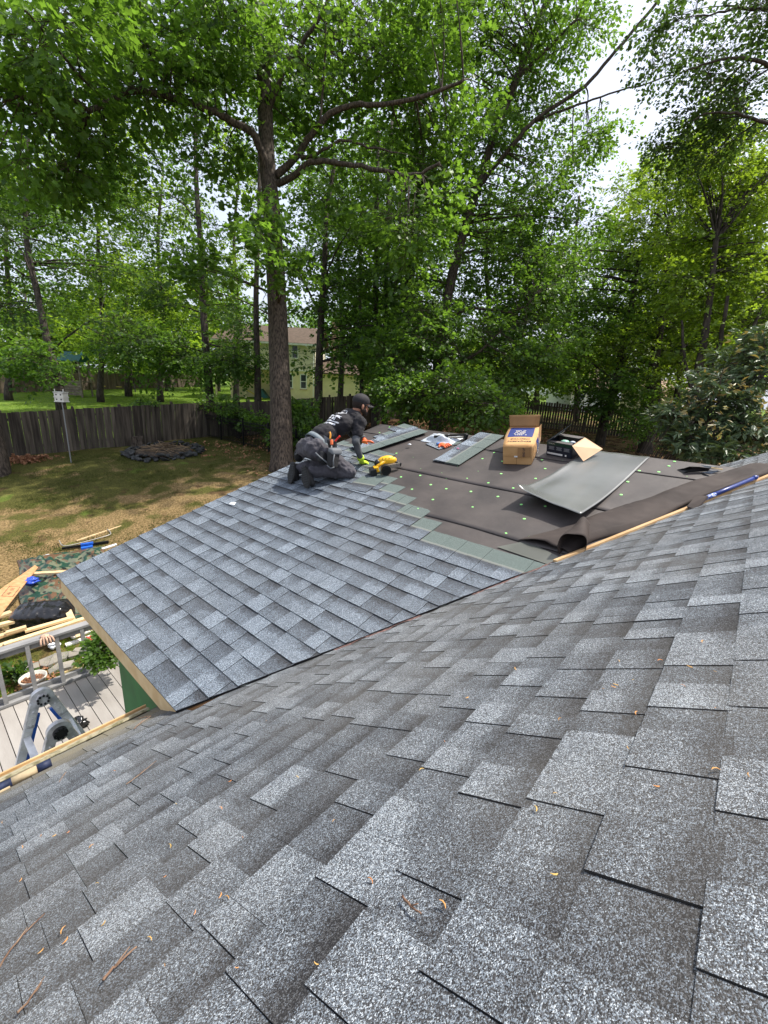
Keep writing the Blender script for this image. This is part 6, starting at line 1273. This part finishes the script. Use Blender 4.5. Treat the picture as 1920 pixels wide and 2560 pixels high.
def fuse(mb, name, material, parent, vox=.011, sm=4, disp=0.0, dscale=.09):
    o = mb.build(name, material, parent, True); r_ = o.modifiers.new('fuse', 'REMESH'); r_.mode = 'VOXEL'; r_.voxel_size = vox; r_.use_smooth_shade = True
    q = o.modifiers.new('smooth', 'SMOOTH'); q.iterations = sm; q.factor = .6
    if disp: tx = bpy.data.textures.new(name, 'CLOUDS'); tx.noise_scale = dscale; tx.noise_depth = 3; d_ = o.modifiers.new('folds', 'DISPLACE'); d_.texture = tx; d_.strength = disp; d_.mid_level = .5; d_.texture_coords = 'LOCAL'
    return o
W3 = lambda *a: np.array(a, float)
kR, kL = W3(2.56, 1.33, .845), W3(2.60, 1.66, .86); pR, pL = W3(2.31, 1.60, 1.09), W3(2.36, 1.82, 1.08); pel = (pR+pL)/2
aR, aL = at(773, 1180, 4.72), at(742, 1172, 4.98); tR, tL = at(779, 1216, 4.68), at(738, 1206, 4.95)
wst = W3(2.45, 1.68, 1.21); chest = W3(2.66, 1.61, 1.345); upc = W3(2.79, 1.585, 1.415); nk = W3(2.865, 1.55, 1.475)
sR, sL = W3(2.775, 1.405, 1.385), W3(2.83, 1.765, 1.40); head = at(902, 1013, 4.93)
eR, wR = at(889, 1104, 4.80), at(902, 1146, 4.93); hR = at(909, 1159, 5.0); eL, wL = at(897, 1105, 5.20), at(908, 1096, 5.12)
def frame(d, up): d = nrm(d); s_ = nrm(np.cross(d, up)); return np.stack([s_, np.cross(s_, d), d], 1)
sp = nrm(upc-pel); side = nrm(sL-sR); FT_ = frame(sp, np.cross(side, sp))      # columns: across, thickness, spine
FT_ = np.stack([side, nrm(np.cross(sp, side)), sp], 1)
fwd = nrm(W3(.93, -.30, -.16)); hup = nrm(W3(.22, .0, 1.0)-fwd*np.dot(W3(.22, .0, 1.0), fwd)); hs_ = np.cross(hup, fwd)     # head frame
# body: head, neck and arms as one skin
mb = MB()
HR = np.stack([fwd, hs_, hup], 1)
mb.ell(head+hup*.025, .098, .078, .098, 18, 12, rot=HR); mb.ell(head+fwd*.035-hup*.06, .062, .058, .060, 14, 10, rot=HR); mb.ell(head+fwd*.060-hup*.085, .034, .034, .028, 10, 8, rot=HR)
mb.ell(head+fwd*.098-hup*.022, .018, .014, .026, 10, 8, rot=HR); mb.ell(head+fwd*.088-hup*.060, .012, .024, .010, 8, 6, rot=HR); mb.ell(head+fwd*.078+hup*.012, .018, .052, .014, 10, 6, rot=HR)
caps_(mb, [nk-sp*.03, head-fwd*.03-hup*.05], [.062, .055])
mb.ell(upc, .16, .085, .10, 14, 10, rot=FT_); mb.ell(chest, .15, .10, .13, 14, 10, rot=FT_); mb.ell(wst, .13, .09, .12, 14, 10, rot=FT_); mb.ell(pel, .15, .11, .11, 14, 10, rot=FT_)
caps_(mb, [sR, eR, wR], [.050, .040, .028]); caps_(mb, [sL, eL, wL], [.050, .040, .028]); caps_(mb, [pR, kR, aR], [.08, .05, .04]); caps_(mb, [pL, kL, aL], [.08, .05, .04])
fuse(mb, 'body', M_SKIN, person, .010, 3)
for s_ in (-1, 1):
    e = head+hs_*s_*.079-fwd*.012-hup*.022; mb = MB(); mb.ell(e, .016, .008, .030, 12, 8, rot=HR); mb.ell(e+fwd*.004+hs_*s_*.006, .008, .004, .016, 8, 6, rot=HR); mb.build('ear', M_SKIN, person, True)
    mb = MB(); mb.ell(head+fwd*.090+hs_*s_*.030+hup*.002, .010, .013, .009, 10, 7, rot=HR); mb.build('eye', M_WHITE, person, True)
M_GLASS = mat('dark_glasses', (.008, .008, .009), .15, spec=.8); mb = MB()
for s_ in (-1, 1): mb.obox(head+fwd*.100+hs_*s_*.034+hup*.004, fwd*.004, hs_*.026, hup*.018); mb.beam(head+fwd*.098+hs_*s_*.062+hup*.008, head-fwd*.01+hs_*s_*.082+hup*.004, .005, .008)
mb.build('glasses', M_GLASS, person)
mb = MB(); mb.ell(head+fwd*.048-hup*.082, .052, .060, .040, 14, 9, rot=HR); mb.ell(head+fwd*.012-hup*.058+hs_*-.058, .040, .018, .034, 10, 8, rot=HR); mb.ell(head+fwd*.012-hup*.058+hs_*.058, .040, .018, .034, 10, 8, rot=HR); fuse(mb, 'beard', M_HAIR, person, .007, 2)
mb = MB(); mb.ell(head-fwd*.012+hup*.012, .096, .081, .090, 16, 10, rot=HR); fuse(mb, 'hair', M_HAIR, person, .008, 1)
mb = MB(); mb.ell(head+hup*.050-fwd*.004, .108, .088, .082, 20, 12, rot=HR); cp = fuse(mb, 'cap', M_CAPM, person, .007, 2)
def brim_fn(s, t):
    a = (s-.5)*1.25*math.pi*.62; r_ = .100+.072*t*(math.cos(a)**.6 if math.cos(a) > 0 else 0); return head+hup*(.030-.020*t-.030*math.sin(a)**2)+fwd*math.cos(a)*r_*1.02+hs_*math.sin(a)*.092
sheet('cap_brim', brim_fn, 16, 6, M_CAPM, person, thick=.004)
mb = MB(); mb.disc(head+hup*.132-fwd*.004, hup, .008, .006, 10); mb.build('cap_button', M_CAPM, person, True)
# t-shirt
mb = MB(); mb.ell(upc+sp*.01, .185, .105, .10, 18, 12, rot=FT_); mb.ell(chest, .178, .125, .155, 18, 12, rot=FT_); mb.ell(wst+sp*.02, .160, .118, .16, 18, 12, rot=FT_); mb.ell((wst+pel)/2, .158, .122, .12, 18, 12, rot=FT_)
caps_(mb, [nk-sp*.055, nk-sp*.005], [.085, .062])
for (a, b_) in ((sR, eR), (sL, eL)): caps_(mb, [a-nrm(b_-a)*.0, a+(b_-a)*.30, a+(b_-a)*.58], [.075, .066, .064])
shirt = fuse(mb, 'tshirt', M_SHIRT, person, .010, 3, .030, .06)
for (a, b_, c_) in ((sR, eR, wR), (sL, eL, wL)):
    mb = MB(); caps_(mb, [a+(b_-a)*.45, b_, b_+(c_-b_)*.5, c_-(c_-b_)*.08], [.050, .047, .041, .034]); fuse(mb, 'sleeve', M_SLEEVE, person, .009, 3, .010, .05)
# trousers
mb = MB(); mb.ell(pel, .175, .135, .125, 18, 12, rot=FT_); mb.ell(pR-sp*.03, .10, .115, .11, 14, 10, rot=FT_); mb.ell(pL-sp*.03, .10, .115, .11, 14, 10, rot=FT_)
for (p_, k_, a_) in ((pR, kR, aR), (pL, kL, aL)):
    caps_(mb, [p_, (p_+k_)/2, k_], [.112, .098, .076]); caps_(mb, [k_, (k_+a_)/2+W3(0, 0, .012), a_-(a_-k_)*.04], [.074, .074, .060])
fuse(mb, 'trousers', M_TROU, person, .010, 3, .040, .06)
# boots, soles toward the left, toes on the shingles
for (a_, t_, k_) in ((aR, tR, kR), (aL, tL, kL)):
    dn = nrm(t_-a_); back = nrm(a_-k_)*.6-CF*.85; back = nrm(back-dn*np.dot(back, dn)); mb = MB(); mb.ell(a_+back*.015, .052, .052, .058, 12, 9, rot=frame(dn, back)); caps_(mb, [a_-back*.045, a_+back*.0], [.056, .054])
    caps_(mb, [a_+back*.025, a_+dn*.10+back*.008, t_-dn*.035-back*.008], [.046, .046, .040]); fuse(mb, 'boot', M_BOOT, person, .009, 3, .006, .03)
    sd2 = nrm(np.cross(dn, back)); n_ = 22; out = []
    for j in range(n_):
        q = 2*math.pi*j/n_; yy = math.cos(q); w2 = .052 if yy < 0 else .060; out.append(a_+back*.058+dn*(.075+.155*-yy*-1 if False else .070+.135*yy)+sd2*math.sin(q)*w2*(1-.15*abs(yy-.0)))
    bt_ = mk('boot_sole', *(lambda z: (z.V, z.F))(MB().prism(out, back*.022)), M_SOLE, person)
    for j in range(9):
        c_ = a_+back*.0815+dn*(-.045+.027*j); MB().obox(c_, sd2*.034*(1-.02*abs(j-4)), dn*.008, back*.003).build('tread', M_BOOT, person)
# hands
def hand(wrist, palm, direction, up, material, curl, name='hand', grip=0.0, spread=.012):
    direction = nrm(direction); sd3 = nrm(np.cross(up, direction)); upn = np.cross(direction, sd3); mb = MB(); mb.ell(palm, .046, .040, .022, 12, 8, rot=np.stack([direction, sd3, upn], 1)); caps_(mb, [wrist, palm], [.031, .027], 10)
    for k, (ln, off) in enumerate(((.066, .030), (.076, .011), (.070, -.009), (.056, -.028))):
        b0_ = palm+direction*.032+sd3*off; c1_ = direction*math.cos(curl)-upn*math.sin(curl); c2_ = direction*math.cos(curl*2)-upn*math.sin(curl*2); d1_ = b0_+nrm(c1_+sd3*(off*spread*60))*ln*.5; caps_(mb, [b0_, d1_, d1_+c2_*ln*.5], [.0115, .0105, .0085], 8)
    b0_ = palm-direction*.012+sd3*.034; d1_ = b0_+nrm(sd3*.8+direction*.6-upn*.3)*.035; caps_(mb, [b0_, d1_, d1_+nrm(direction+sd3*.15-upn*.3)*.030], [.014, .012, .010], 8)
    return fuse(mb, name, material, person, .0055, 2)
upA = Ne; hRp = onadd(908, 1164)+Ne*.045
hand(wR, hRp, W3(.75, -.55, .1)-Ne*.0, upA, M_HIVIS, .5, 'green_glove')
MB().tube([wR-nrm(wR-eR)*.025, wR+nrm(hRp-wR)*.018], [.040, .043], 14).build('glove_cuff', M_HIVIS, person, True)
hLp = at(913, 1104, 5.08); hand(wL, hLp, CR*.9+CU*.15+CF*.2, CU, M_ORG, .25, 'orange_glove', spread=.02)
MB().tube([wL-nrm(hLp-wL)*.02, wL+nrm(hLp-wL)*.02], [.036, .038], 14).build('glove_cuff', M_SLEEVE, person, True)
# belt and pouches
n_ = 28; V = []
for j in range(n_):
    q = 2*math.pi*j/n_; r3 = FT_[:, 0]*math.cos(q)*.186+FT_[:, 1]*math.sin(q)*.150
    for dz, k_ in ((-.028, 1.0), (.028, 1.0), (.028, .96), (-.028, .96)): V.append(pel+sp*(.075+dz)+r3*k_)
F = []
for j in range(n_):
    for i in range(4): F.append([j*4+i, j*4+(i+1) % 4, ((j+1) % n_)*4+(i+1) % 4, ((j+1) % n_)*4+i])
mk('tool_belt', V, F, M_BELT, person, True)
nrR = -side
def pouch(c, w2, h2, d2, tilt, mat1, name='pouch', taper=.8):
    ax = nrm(CR*1+W3(0, 0, 0)-nrR*np.dot(CR, nrR)); upv = nrm(CU*math.cos(tilt)+ax*math.sin(tilt)); ax = nrm(np.cross(nrR, upv)); ax = ax if np.dot(ax, CR) > 0 else -ax
    o = MB().obox(c, ax*w2, nrR*d2, upv*-h2, taper).build(name, mat1, person); bevel(o, min(d2, w2)*.6, 4); return ax, upv
pc1 = at(831, 1112, 4.60); ax, uv_ = pouch(pc1, .052, .060, .040, -.15, M_POUCH, 'pouch_sleeve'); pc2 = at(838, 1128, 4.56); pouch(pc2, .072, .035, .045, -.1, M_POUCHG, 'pouch_band', 1); pc3 = at(832, 1150, 4.56); pouch(pc3, .068, .085, .048, .1, M_POUCH)
pc4 = at(808, 1146, 4.60); pouch(pc4, .065, .065, .042, .55, M_POUCH); pc5 = at(806, 1138, 4.545); MB().tube([at(789, 1132, 4.56), at(800, 1143, 4.54), at(819, 1157, 4.54)], .008, 7).build('pouch_trim', M_POUCHG, person, True)
MB().tube([at(836, 1136, 4.50), at(833, 1150, 4.50), at(834, 1166, 4.50)], .007, 7).build('pouch_strap', M_POUCHG, person, True); MB().tube([at(818, 1163, 4.53), at(827, 1171, 4.52), at(836, 1168, 4.52)], .008, 7).build('pouch_trim', M_POUCHG, person, True)
o = MB().ell(at(748, 1138, 5.02), .07, .05, .085, 14, 10).build('far_pouch', M_POUCH, person, True); MB().ell(at(757, 1115, 5.02), .055, .05, .08, 14, 10).build('far_pouch', M_POUCH, person, True); MB().tube([at(738, 1137, 4.96), at(748, 1128, 4.95), at(760, 1124, 4.96)], .010, 7).build('pouch_trim', M_POUCHG, person, True)
MB().prism([at(809, 1088, 4.62), at(822, 1096, 4.62), at(824, 1110, 4.62), at(812, 1106, 4.62)], nrR*.012).build('pouch_flap', M_POUCHG, person)
# shirt print laid on the back
def back_pt(a, b_, h=.30):
    """a across (toward the far side), b along the spine from the neck down"""
    return upc-sp*b_+side*a-FT_[:, 1]*0
backn = FT_[:, 1] if FT_[2, 1] > 0 else -FT_[:, 1]
def on_back(o):
    md = o.modifiers.new('lay', 'SHRINKWRAP'); md.target = shirt; md.wrap_method = 'PROJECT'; md.use_project_x = md.use_project_y = md.use_project_z = False
    md.wrap_method = 'NEAREST_SURFACEPOINT'; md.wrap_mode = 'ABOVE_SURFACE'; md.offset = .003; return o
def bars(name, a0, a1, b0_, b1_, n=10, skip=()):
    V = []; F = []
    for j in range(n):
        if j in skip: continue
        x0_, x1_ = a0+(a1-a0)*j/n, a0+(a1-a0)*(j+.82)/n; k_ = len(V)
        for (xx, yy) in ((x0_, b0_), (x1_, b0_), (x1_, b1_), (x0_, b1_)): V.append(upc-sp*yy+side*xx+backn*(.118-.25*xx*xx))
        F.append([k_, k_+1, k_+2, k_+3])
    return on_back(mk(name, V, F, M_PRINTW, person))
hexp = [(math.cos(q)*.066, .055+math.sin(q)*.066) for q in [i*math.pi/3+.3 for i in range(6)]]; V = []; F = []
for j in range(6):
    (x0_, y0_), (x1_, y1_) = hexp[j], hexp[(j+1) % 6]
    for m_ in range(4):
        k_ = len(V); f0_, f1_ = m_/4, (m_+1)/4
        for f_, sc_ in ((f0_, 1), (f1_, 1), (f1_, .84), (f0_, .84)): xx = (x0_+(x1_-x0_)*f_)*sc_; yy = .055+((y0_+(y1_-y0_)*f_)-.055)*sc_; V.append(upc-sp*yy+side*xx+backn*(.118-.25*xx*xx))
        F.append([k_, k_+1, k_+2, k_+3])
on_back(mk('emblem_outline', V, F, M_PRINTW, person)); bars('emblem_mark', -.035, .035, .035, .075, 3); 
bars('shirt_lettering', -.10, .085, .140, .162, 9, (4,)); bars('shirt_lettering', -.05, .075, .176, .200, 6, (3,)); bars('shirt_lettering', -.135, .11, .214, .232, 13); bars('shirt_lettering', -.10, .115, .246, .266, 11)
# hand tools in the pouch
def tool(label, name, pts, r_, material, head_m=None):
    P_ = [at(*q) for q in pts]; t = thing(name, label, 'hand tool', P_[0], 'tools in the pouch'); MB().tube(smooth_path(P_, 3), r_, 9).build('grip', material, t, True)
    MB().tube([P_[0], P_[0]-nrm(P_[1]-P_[0])*.05], r_*.5, 7).build('shank', M_STEEL, t, True); return t
M_AMB = mat('amber_handle', (.75, .33, .04), .4); M_REDH = mat('red_handle', (.68, .03, .02), .4)
tool('amber bent-handled knife sticking up from the tool pouch', 'utility_knife', [(825, 1098, 4.60), (826, 1086, 4.60), (824, 1080, 4.60)], .010, M_AMB)
tool('red-handled snips slanting out of the tool pouch', 'snips', [(838, 1103, 4.58), (844, 1096, 4.57), (850, 1090, 4.56)], .010, M_REDH)
tool('orange-red pliers deep in the tool pouch between the other two tools', 'pliers', [(829, 1112, 4.55), (829, 1104, 4.55), (828, 1100, 4.55)], .016, M_ORG)
